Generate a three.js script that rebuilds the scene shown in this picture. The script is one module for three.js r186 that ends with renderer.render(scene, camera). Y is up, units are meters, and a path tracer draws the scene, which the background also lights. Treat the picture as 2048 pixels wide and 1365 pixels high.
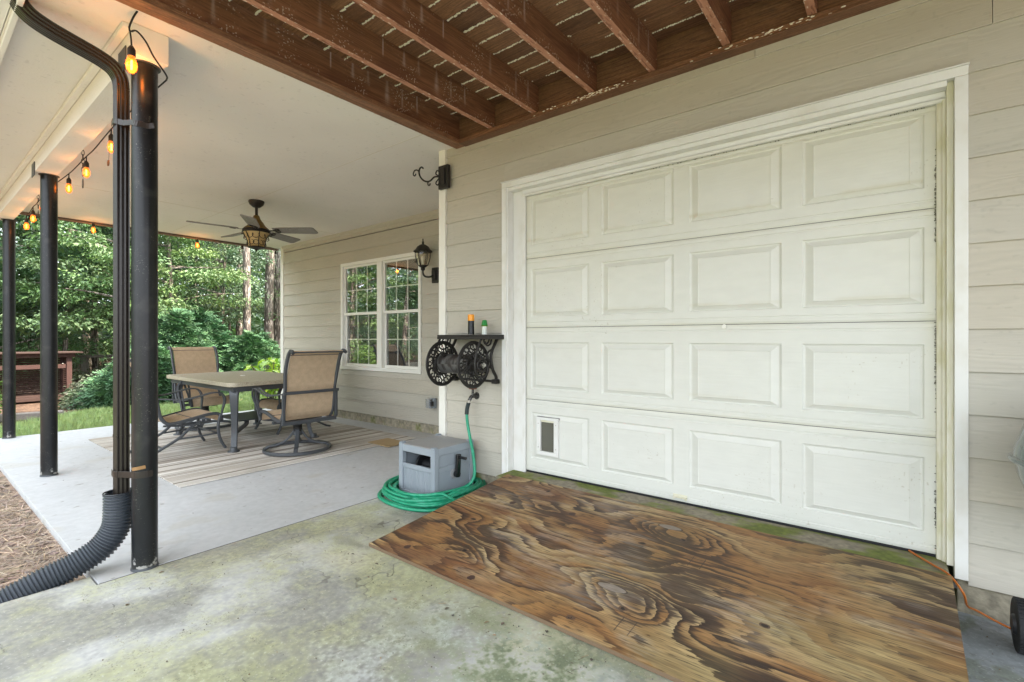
import * as THREE from 'three';
import { mergeGeometries } from 'three/addons/utils/BufferGeometryUtils.js';
import { RoundedBoxGeometry } from 'three/addons/geometries/RoundedBoxGeometry.js';

/* ---------- camera, sky, sun, exposure ---------- */
const scene = new THREE.Scene();
const camera = new THREE.PerspectiveCamera(70.37, 2048 / 1365, 0.05, 400);
camera.position.set(0, 1.245, 3.039);
camera.rotation.y = THREE.MathUtils.degToRad(38.1);
camera.setViewOffset(2048, 1365, 0, 5.2, 2048, 1365);
const renderer = new THREE.WebGLRenderer({ antialias: true });
renderer.toneMapping = THREE.LinearToneMapping;
renderer.toneMappingExposure = 4.2;
renderer.shadowMap.enabled = true;
renderer.shadowMap.type = THREE.PCFSoftShadowMap;
{ // bright overcast sky: nearly even, a little brighter overhead
  const W = 64, H = 32, d = new Float32Array(W * H * 4);
  for (let j = 0; j < H; j++) for (let i = 0; i < W; i++) {
    const e = ((j + .5) / H - .5) * Math.PI, s = Math.max(0, Math.sin(e));
    const L = e > 0 ? .95 + .35 * s : .3, k = (j * W + i) * 4;
    d[k] = L * .93; d[k + 1] = L * 1.0; d[k + 2] = L * 1.1; d[k + 3] = 1;
  }
  const t = new THREE.DataTexture(d, W, H, THREE.RGBAFormat, THREE.FloatType);
  t.mapping = THREE.EquirectangularReflectionMapping; t.magFilter = t.minFilter = THREE.LinearFilter; t.needsUpdate = true;
  scene.background = t; scene.environment = t;
}
const sun = new THREE.DirectionalLight(0xfff0dc, 4.2);
sun.position.set(15, 27, -15.5); sun.target.position.set(-5, 0, 0);
sun.castShadow = true; sun.shadow.radius = 6; sun.shadow.mapSize.set(2048, 2048);
Object.assign(sun.shadow.camera, { left: -25, right: 25, top: 25, bottom: -25, near: 1, far: 90 });
scene.add(sun, sun.target);

/* ---------- helpers ---------- */
let seed = 7;
const rnd = () => { seed = (seed + 0x6D2B79F5) | 0; let t = Math.imul(seed ^ (seed >>> 15), 1 | seed); t = (t + Math.imul(t ^ (t >>> 7), 61 | t)) ^ t; return ((t ^ (t >>> 14)) >>> 0) / 4294967296; };
const rr = (a, b) => a + (b - a) * rnd();
const V = (x, y, z) => new THREE.Vector3(x, y, z);
const hash = (x, y, s) => { let h = Math.imul(x, 374761393) ^ Math.imul(y, 668265263) ^ Math.imul(s + 11, 1442695041); h = Math.imul(h ^ (h >>> 13), 1274126177); h = Math.imul(h ^ (h >>> 15), 2246822519); return ((h ^ (h >>> 16)) >>> 0) / 4294967296; };
function vn(x, y, s, px = 0, py = 0) {
  let xi = Math.floor(x), yi = Math.floor(y); let fx = x - xi, fy = y - yi;
  fx = fx * fx * (3 - 2 * fx); fy = fy * fy * (3 - 2 * fy);
  let x1 = xi + 1, y1 = yi + 1;
  if (px) { xi = ((xi % px) + px) % px; x1 = ((x1 % px) + px) % px; }
  if (py) { yi = ((yi % py) + py) % py; y1 = ((y1 % py) + py) % py; }
  const a = hash(xi, yi, s), b = hash(x1, yi, s), c = hash(xi, y1, s), d = hash(x1, y1, s);
  return a + (b - a) * fx + (c - a) * fy + (a - b - c + d) * fx * fy;
}
function fbm(x, y, o, s, px = 0, py = 0) { let v = 0, a = .5, n = 0; for (let i = 0; i < o; i++) { v += a * vn(x, y, s + i * 17, px, py); n += a; a *= .5; x *= 2; y *= 2; px *= 2; py *= 2; } return v / n; }
const clamp = (v, a = 0, b = 1) => v < a ? a : v > b ? b : v;
const ss = (a, b, v) => { v = clamp((v - a) / (b - a)); return v * v * (3 - 2 * v); };
const mix3 = (a, b, t) => [a[0] + (b[0] - a[0]) * t, a[1] + (b[1] - a[1]) * t, a[2] + (b[2] - a[2]) * t];
const mul3 = (a, k) => [a[0] * k, a[1] * k, a[2] * k];
function tex(w, h, f, srgb = true, rep = true) { // f(u,v) -> 0..255 triple (sRGB) or a single value
  const d = new Uint8Array(w * h * 4);
  for (let j = 0; j < h; j++) for (let i = 0; i < w; i++) {
    const c = f((i + .5) / w, (j + .5) / h), k = (j * w + i) * 4;
    if (typeof c === 'number') d[k] = d[k + 1] = d[k + 2] = clamp(c * 255, 0, 255); else { d[k] = clamp(c[0], 0, 255); d[k + 1] = clamp(c[1], 0, 255); d[k + 2] = clamp(c[2], 0, 255); }
    d[k + 3] = 255;
  }
  const t = new THREE.DataTexture(d, w, h, THREE.RGBAFormat);
  t.magFilter = THREE.LinearFilter; t.minFilter = THREE.LinearMipmapLinearFilter; t.generateMipmaps = true;
  if (rep) t.wrapS = t.wrapT = THREE.RepeatWrapping;
  if (srgb) t.colorSpace = THREE.SRGBColorSpace;
  t.needsUpdate = true; return t;
}
const rep = (t, x, y) => { const c = t.clone(); c.repeat.set(x, y); c.needsUpdate = true; return c; };
const std = (o) => new THREE.MeshStandardMaterial({ roughness: .8, metalness: 0, ...o });
const phy = (o) => new THREE.MeshPhysicalMaterial({ roughness: .8, metalness: 0, ...o });

const used = {};
function numbered(n) { if (!(n in used)) { used[n] = 0; return n; } used[n]++; return n + '_' + String(used[n]).padStart(3, '0'); }
function thing(name, label, category, [x, y, z] = [0, 0, 0], turn = 0, group) {
  const o = new THREE.Group(); o.name = numbered(name); scene.add(o); o.position.set(x, y, z); o.rotation.y = turn;
  o.userData = { label, category }; if (group) o.userData.group = group; return o;
}
function part(name, geo, mat, parent = scene, extra) {
  const m = new THREE.Mesh(Array.isArray(geo) ? merge(geo) : geo, mat); m.castShadow = m.receiveShadow = true;
  m.name = parent === scene ? numbered(name) : name; parent.add(m); if (extra) Object.assign(m.userData, extra); return m;
}
const struct = (name, geo, mat, label, category) => part(name, geo, mat, scene, { kind: 'structure', ...(label ? { label } : {}), ...(category ? { category } : {}) });
function merge(list) {
  return mergeGeometries(list.map(g => {
    if (g.index) g = g.toNonIndexed();
    for (const k of Object.keys(g.attributes)) if (!['position', 'normal', 'uv'].includes(k)) g.deleteAttribute(k);
    return g;
  }));
}
// uv in metres by dominant normal; 'ax' is the grain axis (goes along u)
function muv(g, ax = 'x', off = true) {
  if (g.index) g = g.toNonIndexed();
  const p = g.attributes.position, n = g.attributes.normal, uv = new Float32Array(p.count * 2);
  const ou = off ? rnd() * 7 : 0, ov = off ? rnd() * 7 : 0;
  for (let i = 0; i < p.count; i++) {
    const P = [p.getX(i), p.getY(i), p.getZ(i)], N = [Math.abs(n.getX(i)), Math.abs(n.getY(i)), Math.abs(n.getZ(i))];
    const k = N[0] > N[1] && N[0] > N[2] ? 0 : N[1] > N[2] ? 1 : 2, A = { x: 0, y: 1, z: 2 }[ax];
    let a = A, b; const others = [0, 1, 2].filter(i2 => i2 !== k);
    if (A === k) { a = others[0]; b = others[1]; } else b = others.find(i2 => i2 !== A);
    uv[2 * i] = P[a] + ou; uv[2 * i + 1] = P[b] + ov;
  }
  g.setAttribute('uv', new THREE.BufferAttribute(uv, 2)); return g;
}
function bx(x0, x1, y0, y1, z0, z1, c = 0, ax = 'x', off = true) {
  const w = x1 - x0, h = y1 - y0, d = z1 - z0;
  const g = c ? new RoundedBoxGeometry(w, h, d, 1, Math.min(c, w / 2.01, h / 2.01, d / 2.01)) : new THREE.BoxGeometry(w, h, d);
  g.translate((x0 + x1) / 2, (y0 + y1) / 2, (z0 + z1) / 2); return muv(g, ax, off);
}
function fromTris(pos) { const g = new THREE.BufferGeometry(); g.setAttribute('position', new THREE.Float32BufferAttribute(pos, 3)); g.computeVertexNormals(); g.setAttribute('uv', new THREE.Float32BufferAttribute(new Float32Array(pos.length / 3 * 2), 2)); return g; }
// convex profile [[z,y]...] (counter-clockwise seen from +x) pulled along x
function prism(prof, x0, x1, ax = 'x', off = true) {
  const q = [], n = prof.length;
  for (let i = 0; i < n; i++) { const [za, ya] = prof[i], [zb, yb] = prof[(i + 1) % n]; q.push(x0, ya, za, x1, ya, za, x1, yb, zb, x0, ya, za, x1, yb, zb, x0, yb, zb); }
  for (let i = 1; i < n - 1; i++) { const [a, b, c] = [prof[0], prof[i], prof[i + 1]]; q.push(x1, a[1], a[0], x1, c[1], c[0], x1, b[1], b[0], x0, a[1], a[0], x0, b[1], b[0], x0, c[1], c[0]); }
  return muv(fromTris(q), ax, off);
}
const tube = (pts, r, seg = 40, rad = 8, closed = false) => new THREE.TubeGeometry(new THREE.CatmullRomCurve3(pts.map(p => V(...p)), closed, 'centripetal'), seg, r, rad, closed);
const cyl = (r0, r1, h, n = 24, x = 0, y = 0, z = 0) => new THREE.CylinderGeometry(r1, r0, h, n).translate(x, y + h / 2, z);
const lathe = (pts, n = 32) => new THREE.LatheGeometry(pts.map(p => new THREE.Vector2(...p)), n);
const rectP = (w, h, c = .004) => [[-w / 2 + c, -h / 2], [w / 2 - c, -h / 2], [w / 2, -h / 2 + c], [w / 2, h / 2 - c], [w / 2 - c, h / 2], [-w / 2 + c, h / 2], [-w / 2, h / 2 - c], [-w / 2, -h / 2 + c]];
// sweep a profile [[a along side, b along normal]] along a smooth curve; uv: u along, v across
function sweep(pts, prof, side, N = 24, o = {}) {
  const cv = new THREE.CatmullRomCurve3(pts.map(p => V(...p)), !!o.closed, 'centripetal'), S = V(...side).normalize(), rows = [], L = cv.getLength();
  for (let i = 0; i <= N; i++) {
    const t = i / N, p = cv.getPointAt(t), T = cv.getTangentAt(t), s = S.clone().addScaledVector(T, -S.dot(T)).normalize(), n = V(0, 0, 0).crossVectors(s, T).normalize(), k = o.scale ? o.scale(t) : 1;
    rows.push(prof.map(([a, b]) => p.clone().addScaledVector(s, a * (o.scaleA ? o.scaleA(t) : k)).addScaledVector(n, b * k)));
  }
  const pos = [], uv = [], m = prof.length; let acc = [0];
  for (let j = 0; j < m; j++) acc.push(acc[j] + Math.hypot(prof[(j + 1) % m][0] - prof[j][0], prof[(j + 1) % m][1] - prof[j][1]));
  const P = (v) => pos.push(v.x, v.y, v.z);
  for (let i = 0; i < N; i++) for (let j = 0; j < m; j++) {
    const j2 = (j + 1) % m, a = rows[i][j], b = rows[i][j2], c = rows[i + 1][j2], d = rows[i + 1][j];
    P(a); P(b); P(c); P(a); P(c); P(d);
    const u0 = i / N * L, u1 = (i + 1) / N * L, v0 = acc[j], v1 = acc[j + 1]; uv.push(u0, v0, u0, v1, u1, v1, u0, v0, u1, v1, u1, v0);
  }
  if (!o.closed && !o.open) for (const [r, f] of [[rows[0], 1], [rows[N], 0]]) for (let j = 1; j < m - 1; j++) { const q = f ? [r[0], r[j + 1], r[j]] : [r[0], r[j], r[j + 1]]; q.forEach(P); uv.push(0, 0, .01, 0, 0, .01); }
  const g = new THREE.BufferGeometry(); g.setAttribute('position', new THREE.Float32BufferAttribute(pos, 3)); g.setAttribute('uv', new THREE.Float32BufferAttribute(uv, 2)); g.computeVertexNormals();
  if (o.smooth) smooth(g); return g;
}
function smooth(g) { // average normals of equal positions
  const p = g.attributes.position, n = g.attributes.normal, M = new Map(), K = i => `${p.getX(i).toFixed(4)},${p.getY(i).toFixed(4)},${p.getZ(i).toFixed(4)}`;
  for (let i = 0; i < p.count; i++) { const k = K(i), v = M.get(k) || [0, 0, 0]; v[0] += n.getX(i); v[1] += n.getY(i); v[2] += n.getZ(i); M.set(k, v); }
  for (let i = 0; i < p.count; i++) { const v = M.get(K(i)), l = Math.hypot(...v) || 1; n.setXYZ(i, v[0] / l, v[1] / l, v[2] / l); }
  return g;
}
const circP = (r, n = 12) => Array.from({ length: n }, (_, i) => [r * Math.cos(i / n * 2 * Math.PI), r * Math.sin(i / n * 2 * Math.PI)]);
const xf = (g, [x, y, z] = [0, 0, 0], [a, b, c] = [0, 0, 0]) => g.applyMatrix4(new THREE.Matrix4().makeRotationFromEuler(new THREE.Euler(a, b, c)).setPosition(x, y, z));

/* ---------- textures ---------- */
const TX = {};
{ // cedar-grain pressed fibre-cement: 2.4 m x 0.6 m
  const g = (u, v) => { const w = fbm(u * 5, v * 6, 3, 3, 5, 6); const r = Math.sin((v * 60 + w * 16 + fbm(u * 40, v * 20, 2, 8, 40, 20) * 1.4) * Math.PI * 2 / 3); return clamp(.5 + .32 * r * ss(.3, .7, fbm(u * 7, v * 14, 3, 5, 7, 14)) + .35 * (fbm(u * 60, v * 160, 2, 9, 60, 160) - .5)); };
  TX.sidingBump = tex(1024, 512, g, false); TX.sidingBump.repeat.set(1 / 2.4, 1 / .6);
  TX.siding = tex(512, 256, (u, v) => { const k = .95 + .05 * (fbm(u * 6, v * 5, 4, 21, 6, 5) - .5) + .05 * (g(u, v) - .5); const d = ss(.72, .86, fbm(u * 90, v * 40, 2, 31, 90, 40)) * .06; return mul3([186, 181, 167], k - d * .6 + .03); }); TX.siding.repeat.set(1 / 2.4, 1 / .6);
}
function wood(base, dark, light, s, w = 1024, h = 512) { // 2 m along u, 0.5 m across v
  return tex(w, h, (u, v) => {
    const q = fbm(u * 3, v * 5, 3, s, 3, 5), st = fbm(u * 12, v * 120, 3, s + 3, 12, 120), ring = .5 + .5 * Math.sin((v * 22 + q * 9 + st * .7) * 6.283);
    let c = mix3(base, dark, .55 * Math.pow(ring, 3) * (.4 + q)); c = mix3(c, light, .45 * ss(.5, .8, st)); c = mix3(c, dark, .5 * ss(.55, .8, fbm(u * 5, v * 4, 4, s + 9, 5, 4)));
    return mul3(c, .92 + .16 * fbm(u * 200, v * 80, 1, s + 12, 200, 80));
  });
}
TX.deckA = wood([134, 95, 68], [86, 58, 42], [168, 128, 98], 101); TX.deckB = wood([114, 79, 56], [74, 50, 36], [146, 108, 84], 141);
for (const t of [TX.deckA, TX.deckB]) t.repeat.set(.5, 2);
TX.deckBump = tex(512, 512, (u, v) => fbm(u * 10, v * 110, 3, 201, 10, 110), false); TX.deckBump.repeat.set(.5, 2);
// deck joists, one sheet: v 0..0.8 is the side (0.2 m high) with whitish drip streaks, v 0.8..1 the worn underside with flecks on both edges
TX.joist = tex(2048, 320, (u, v) => {
  const x = u * 3.2;
  if (v > .8) {
    const w = (v - .8) * 5; let c = mix3([190, 140, 114], [158, 108, 82], fbm(x * 7, w * 3, 4, 301)); const e = Math.abs(w - .5) * 2;
    const fl = ss(.66, .78, fbm(x * 55, w * 4, 2, 303)) * ss(.35, .85, e + .25 * fbm(x * 5, 0, 2, 305)); c = mix3(c, [226, 218, 204], fl * .9);
    return mix3(c, [92, 52, 36], .5 * ss(.6, .8, fbm(x * 20, w * 5, 2, 309)));
  }
  const q0 = v / .8, y = q0 * .2, q = fbm(x * 1.5, y * 14, 3, 61), st = fbm(x * 5, y * 160, 3, 63), ring = .5 + .5 * Math.sin((y * 55 + q * 8 + st) * 6.283);
  let c = mix3([132, 91, 64], [86, 56, 40], .5 * Math.pow(ring, 2)); c = mix3(c, [158, 112, 86], .4 * ss(.5, .8, st));
  const col = Math.floor(x / .142 + .5), cx = col * .142 + (hash(col, 3, 5) - .5) * .03, on = hash(col, 1, 9), wd = .005 + .028 * (1 - q0) * hash(col, 2, 4);
  const drip = on > .3 ? Math.exp(-Math.pow((x - cx) / wd, 2)) * (.3 + .6 * on * on) * (.3 + .7 * fbm(x * 60, y * 12, 2, 71)) * ss(hash(col, 8, 1) * .5 - .1, .5, q0) : 0;
  c = mix3(c, [206, 194, 198], clamp(drip)); c = mix3(c, [88, 54, 38], .45 * ss(.55, .75, fbm(x * 3, y * 20, 3, 81)));
  const fl = ss(.79, .84, vn(x * 120, y * 120, 91)) * ss(.4, .7, fbm(x * 6, y * 10, 2, 92)); return mix3(c, [205, 195, 180], fl * .8);
}, true, false); TX.joist.wrapS = THREE.RepeatWrapping;
TX.ceiling = tex(512, 512, (u, v) => mul3([234, 229, 222], .97 + .06 * (fbm(u * 4, v * 4, 4, 401, 4, 4) - .5) - .05 * ss(.75, .9, fbm(u * 90, v * 90, 2, 407, 90, 90))));
TX.ceiling.repeat.set(.4, .4);
TX.grain = tex(512, 512, (u, v) => fbm(u * 64, v * 64, 4, 411, 64, 64), false);
TX.porch = tex(1024, 1024, (u, v) => {
  let c = mix3([172, 173, 172], [188, 189, 189], fbm(u * 5, v * 5, 5, 501, 5, 5)); c = mul3(c, .96 + .08 * fbm(u * 120, v * 120, 2, 505, 120, 120));
  c = mix3(c, [166, 158, 140], .25 * ss(.66, .8, fbm(u * 14, v * 10, 4, 511, 14, 10)));
  return mix3(c, [120, 116, 108], .5 * ss(.8, .86, fbm(u * 60, v * 40, 3, 521, 60, 40)));
}); TX.porch.repeat.set(1 / 3.6, 1 / 3.6);
// outer slab, x from -3.2 to 3.6, z from 0 to 5: moss, pale salts and dark algae
TX.slab = tex(2048, 1536, (u, v) => {
  const x = -3.3 + u * 6.9, z = v * 5;
  const a = fbm(x * 1.1, z * 1.1, 5, 601), b = fbm(x * 2.6, z * 2.6, 5, 611), f = fbm(x * 60, z * 60, 4, 621), m = fbm(x * 9, z * 9, 5, 631), g = vn(x * 290, z * 290, 625);
  let c = mix3([148, 147, 138], [188, 188, 183], ss(.34, .62, b));
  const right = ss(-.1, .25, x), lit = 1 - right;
  const gm = ss(.34, .62, a * .55 + m * .3 + f * .15) * ss(.45, 1.3, z + (b - .5) * .9) * lit;
  c = mix3(c, [168, 169, 118], gm * .66); // pale green wash
  c = mix3(c, [190, 184, 150], .5 * ss(.5, .68, fbm(x * 1.7 + 5, z * 1.7, 4, 645)) * ss(.8, 1.6, z) * lit);
  const gz = ss(-2.2, -.7, x + (b - .5) * 1.4) * ss(1.15, 1.55, z) * lit; // greener and darker towards the plywood
  c = mix3(c, [126, 136, 104], .95 * gz * ss(.34, .58, m * .55 + f * .45));
  c = mix3(c, [84, 92, 74], .9 * gz * ss(.46, .64, f * .55 + m * .45) * ss(.3, .6, a * .5 + fbm(x * 4, z * 4, 4, 655) * .5));
  c = mix3(c, [192, 197, 198], .6 * ss(.46, .72, fbm(x * 5 + 9, z * 5, 5, 661) * .65 + f * .35) * ss(-2, -1, x + z * .15) * ss(1.2, 1.5, z) * lit);
  c = mix3(c, [104, 104, 94], .6 * ss(.56, .72, fbm(x * 1.8 + 3, z * 4.2, 5, 671) * .8 + f * .2) * (1 - ss(1.2, 2.2, z)) * ss(-3.1, -2.4, x)); // dark drag marks near the joint
  c = mix3(c, [196, 197, 196], .5 * ss(.7, .25, z) * ss(.4, .6, b));
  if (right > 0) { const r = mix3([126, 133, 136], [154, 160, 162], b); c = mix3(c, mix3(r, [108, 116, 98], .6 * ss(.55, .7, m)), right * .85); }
  const crack = Math.abs(fbm(x * 1.6 + 2, z * 1.6 + 7, 5, 687) - .5); c = mix3(c, [78, 74, 64], .5 * ss(.0035, .0008, crack) * ss(.5, .62, fbm(x * .9, z * .9, 2, 689)));
  c = mix3(c, [86, 82, 70], .5 * ss(.82, .93, g) * ss(.45, .65, m)); c = mix3(c, [216, 216, 208], .45 * ss(.84, .94, vn(x * 240 + 50, z * 240, 627)));
  return mul3(c, .8 + .24 * f);
}, true, false);
TX.slabBump = tex(1024, 1024, (u, v) => .5 * fbm(u * 40, v * 40, 5, 691, 40, 40) + .5 * fbm(u * 200, v * 200, 3, 697, 200, 200), false); TX.slabBump.repeat.set(.5, .5);
// weathered plywood 2.46 m x 1.12 m (u along the house, v from the door outwards)
{
  const patches = [[1.315, .17, .062, .02], [1.308, .79, .068, .022]], knots = [[1.42, .26, .7], [1.41, .89, .9], [.52, .90, 1.1], [.54, .29, .9], [1.26, .39, .5], [1.26, 1.05, .8], [.45, .1, .6], [1.9, .7, .3], [.3, .62, .5]], spots = [[.22, 1.03], [.72, 1.06], [.77, .29], [.36, .34]];
  TX.ply = tex(2048, 1024, (u, v) => {
    const x = u * 2.47, y = v * 1.12, st = fbm(x * 7, y * 130, 3, 701), wob = fbm(x * 1.1, y * 3.0, 4, 711), fine = fbm(x * 16, y * 300, 2, 705);
    const wx = x + .16 * (fbm(x * 2.2, y * 4.5, 4, 721) - .5), wy = y + .1 * (fbm(x * 2.2 + 9, y * 4.5, 4, 723) - .5);
    let h = (wy - .13 * wx) * 9 + 9 * fbm(wx * 1.15, wy * 2.9, 3, 711) + .24 * (st - .5) + .34 * (fbm(x * 9, y * 40, 3, 713) - .5), kd = 9;
    for (const [a, b, s] of knots) { const dx = (wx - a) / .17, dy = (wy - b - .1 * (x - a)) / .07, r = dx * dx + dy * dy; if (r < 9) h += 2.2 * s * Math.exp(-r); const kx = (x - a) / .02, ky = (y - b) / .013; kd = Math.min(kd, kx * kx + ky * ky + (fbm(x * 60, y * 60, 2, 731) - .5) * 1.4); }
    for (const [a, b] of patches) { const dx = (wx - a - .06) / .24, dy = (wy - b - .1 * (x - a)) / .1, r = dx * dx + dy * dy; if (r < 9) h += 4.4 * Math.exp(-r); }
    const id = Math.floor(h), t = h - id, r1 = hash(id, 1, 7), r2 = hash(id, 2, 7), loc = fbm(x * 2.4, y * 5, 4, 725);
    let c = mix3([178, 148, 98], [200, 174, 126], fbm(x * 3, y * 8, 4, 741));
    c = mix3(c, [158, 112, 62], .9 * ss(.36, .62, fbm(x * 1.6 + 4, y * 4, 4, 751) * .75 + r2 * .3));
    c = mix3(c, [118, 76, 40], clamp(ss(.15, .95, t) * (.3 + .8 * loc) * (.35 + .75 * r1)));
    c = mix3(c, [52, 36, 27], clamp(ss(.55, .95, t) * ss(.38, .66, loc + .18 * (r1 - .5)) * .8 * (1 - ss(.975, 1, t) * .7)));
    const bl = fbm(x * 2.1 + 7, y * 4.2 - x * .5, 5, 761);
    c = mix3(c, [54, 40, 32], .72 * ss(.5, .62, bl + .34 * (st - .5) + .26 * (t - .5) + .12 * (fine - .5)));
    c = mix3(c, [104, 62, 42], .45 * ss(1.5, .4, x) * ss(.42, .62, fbm(x * 4 + 2, y * 9, 4, 765)));
    c = mix3(c, [172, 164, 156], .4 * ss(.55, .7, fbm(x * 3.2, y * 6.5 + 3 - x * .5, 5, 771)) * ss(.3, .6, st));
    c = mix3(c, [140, 132, 82], .3 * ss(.45, .7, fbm(x * 3, y * 3, 3, 775)) * ss(.9, 1.8, x));
    c = mul3(c, .68 + .26 * st + .38 * fine); c = mix3(c, [44, 32, 26], .5 * ss(.68, .8, fbm(x * 18, y * 260, 2, 781)));
    if (kd < 1) c = mix3(c, kd < .3 ? [32, 24, 20] : [96, 70, 52], .9);
    for (const [a, b, p, q] of patches) { const dx = (x - a) / p, dy = (y - b) / q, r = Math.abs(dx) ** 1.6 + Math.abs(dy) ** 2; if (r < 1) c = mix3([166, 154, 140], [138, 124, 108], fbm(x * 30, y * 200, 2, 791)); else if (r < 1.2) c = mul3(c, .65); }
    for (const [a, b] of spots) { const r = Math.hypot(x - a, (y - b) * 1.1); if (r < .017 + .006 * fbm(x * 90, y * 90, 1, 793)) c = mix3(c, [62, 38, 34], .85); }
    for (const [a, b] of [[1.52, .42], [1.44, .98]]) { const X = x - a, Y = y - b; if ((Math.abs(X) < .002 && Math.abs(Y) < .045) || (Math.abs(X - .055) < .002 && Math.abs(Y) < .045) || (Math.abs(Y + .02) < .0013 && X > -.02 && X < .05)) c = mix3(c, [52, 42, 38], .55); }
    c = c.map((q, i) => { const l = .35 * c[0] + .45 * c[1] + .2 * c[2]; return (l + (q - l) * .96) * .83; }); return c;
  }, true, false);
}
TX.plyBump = tex(1024, 512, (u, v) => fbm(u * 14, v * 120, 4, 801, 14, 120), false);
TX.rug = tex(1024, 1024, (u, v) => { // stripes run along v
  const x = u * 3.08, i = Math.floor(x / .021), j = Math.floor(x / .11 + .35 * Math.sin(x * 9)), a = hash(i, 3, 61), b = hash(j, 4, 62);
  let c = b > .55 ? [196, 190, 180] : b > .25 ? [178, 170, 159] : [164, 155, 143]; if (a > .8) c = [134, 125, 114]; else if (a < .15) c = [214, 209, 200];
  c = mul3(c, .93 + .12 * fbm(u * 90, v * 8, 3, 811)); c = mix3(c, [148, 139, 124], .35 * ss(.5, .75, fbm(u * 6, v * 6, 4, 813)));
  return mul3(c, .93 + .1 * vn(u * 700, v * 500, 815));
}, true, false);
TX.sling = tex(256, 256, (u, v) => { const a = Math.abs(((u * 32) % 1) - .5), b = Math.abs(((v * 32) % 1) - .5), k = hash(Math.floor(u * 32), Math.floor(v * 32), 821); return mul3(mix3([218, 196, 164], [178, 152, 122], ss(.1, .5, Math.max(a, b)) * .8 + .2 * k), .95 + .1 * fbm(u * 5, v * 5, 3, 825, 5, 5)); }); TX.sling.repeat.set(5, 5);
TX.stone = tex(512, 512, (u, v) => { const f = fbm(u * 60, v * 60, 3, 831, 60, 60), g = vn(u * 130, v * 130, 835, 130, 130); let c = mix3([158, 150, 130], [180, 172, 150], f); c = mix3(c, [112, 100, 82], .7 * ss(.72, .85, g)); return mix3(c, [206, 196, 172], .6 * ss(.74, .88, vn(u * 110, v * 110, 837, 110, 110))); }); TX.stone.repeat.set(1.6, 1.6);
// painted steel door: green-yellow grime towards the top and the right stop
TX.door = tex(1024, 1024, (u, v) => {
  const n = fbm(u * 5, v * 7, 5, 841), f = fbm(u * 30, v * 60, 3, 845); let c = [210, 211, 203];
  const g = clamp(ss(.3, 1.15, v + (n - .5) * .6) * .34 + .4 * ss(.965, .998, u) * ss(.2, .7, n + .2) + .3 * ss(.025, 0, u)); c = mix3(c, [203, 199, 176], g);
  for (const yj of [.259, .519, .77]) { const d = (v - yj) * 2.13; c = mix3(c, [196, 192, 160], .18 * Math.exp(-d * d / .0004) * ss(.3, .6, n)); }
  for (const yb of [.066, .317, .576, .835]) { const d = (v - yb) * 2.13; c = mix3(c, [180, 172, 138], .34 * v * Math.exp(-d * d / .00012) * ss(.3, .65, fbm(u * 14, v * 3, 3, 849)) * ((u * 2.438 - .06) % .605 < .5 ? 1 : 0)); }
  c = mix3(c, [160, 152, 132], .4 * ss(.9, .94, vn(u * 260, v * 230, 857)) * ss(.62, .78, fbm(u * 7, v * 7, 2, 859)));
  return mul3(c, .985 + .03 * f);
}, true, false);
TX.doorBump = tex(512, 512, (u, v) => fbm(u * 24, v * 160, 3, 861, 24, 160), false); TX.doorBump.repeat.set(1, 1.4);
TX.post = tex(512, 2048, (u, v) => { let c = mul3([24, 26, 28], .85 + .35 * fbm(u * 8, v * 44, 4, 871, 8, 0)); const s = ss(.88, .95, vn(u * 110, v * 1100, 875, 110, 0)) * ss(.35, .7, fbm(u * 9, v * 32, 3, 877, 9, 0)); c = mix3(c, [158, 152, 140], s * .8); c = mix3(c, [88, 84, 78], .3 * ss(.58, .8, fbm(u * 4, v * 27, 4, 879, 4, 0))); c = mix3(c, [196, 194, 188], .75 * ss(.6, .7, fbm(u * 14, v * 120, 4, 883, 14, 0)) * ss(.045, .01, v)); return mix3(c, [120, 112, 98], .5 * ss(.03, 0, v) * fbm(u * 9, v * 200, 3, 884, 9, 0)); });
TX.bark = tex(512, 1024, (u, v) => { const p = fbm(u * 14, v * 22, 4, 881, 14, 22), k = Math.abs(fbm(u * 12 + p * .6, v * 5, 3, 885, 12, 5) - .5) * 2; return mul3(mix3([92, 83, 76], [164, 153, 144], ss(.08, .4, k)), .8 + .4 * p); });
TX.barkBump = tex(256, 512, (u, v) => { const p = fbm(u * 14, v * 22, 3, 881, 14, 22), k = Math.abs(fbm(u * 12 + p * .6, v * 5, 3, 885, 12, 5) - .5) * 2; return ss(.05, .4, k); }, false);
TX.litter = tex(1024, 1024, (u, v) => { const a = fbm(u * 90, v * 90, 3, 891, 90, 90), b = fbm(u * 12, v * 12, 4, 893, 12, 12), g = vn(u * 180, v * 180, 897, 180, 180); let c = mix3([118, 98, 82], [186, 166, 146], ss(.3, .7, a)); c = mix3(c, [96, 78, 66], .6 * ss(.5, .7, b)); return mix3(c, [190, 164, 136], .6 * ss(.72, .86, g)); }); TX.litter.repeat.set(.5, .5);
TX.soil = tex(512, 512, (u, v) => mix3(mix3([112, 124, 72], [140, 148, 88], fbm(u * 40, v * 40, 3, 901, 40, 40)), [110, 92, 66], .5 * ss(.5, .7, fbm(u * 9, v * 9, 3, 903, 9, 9)))); TX.soil.repeat.set(.3, .3);
TX.moss = tex(1024, 128, (u, v) => { const x = u * 2.5, y = v * .26, a = fbm(x * 4, y * 8, 4, 911), f = fbm(x * 50, y * 50, 3, 913); return mul3(mix3([140, 132, 114], [106, 116, 52], ss(.42, .66, a + .1 * f)), .8 + .35 * f); }, true, false);
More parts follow.
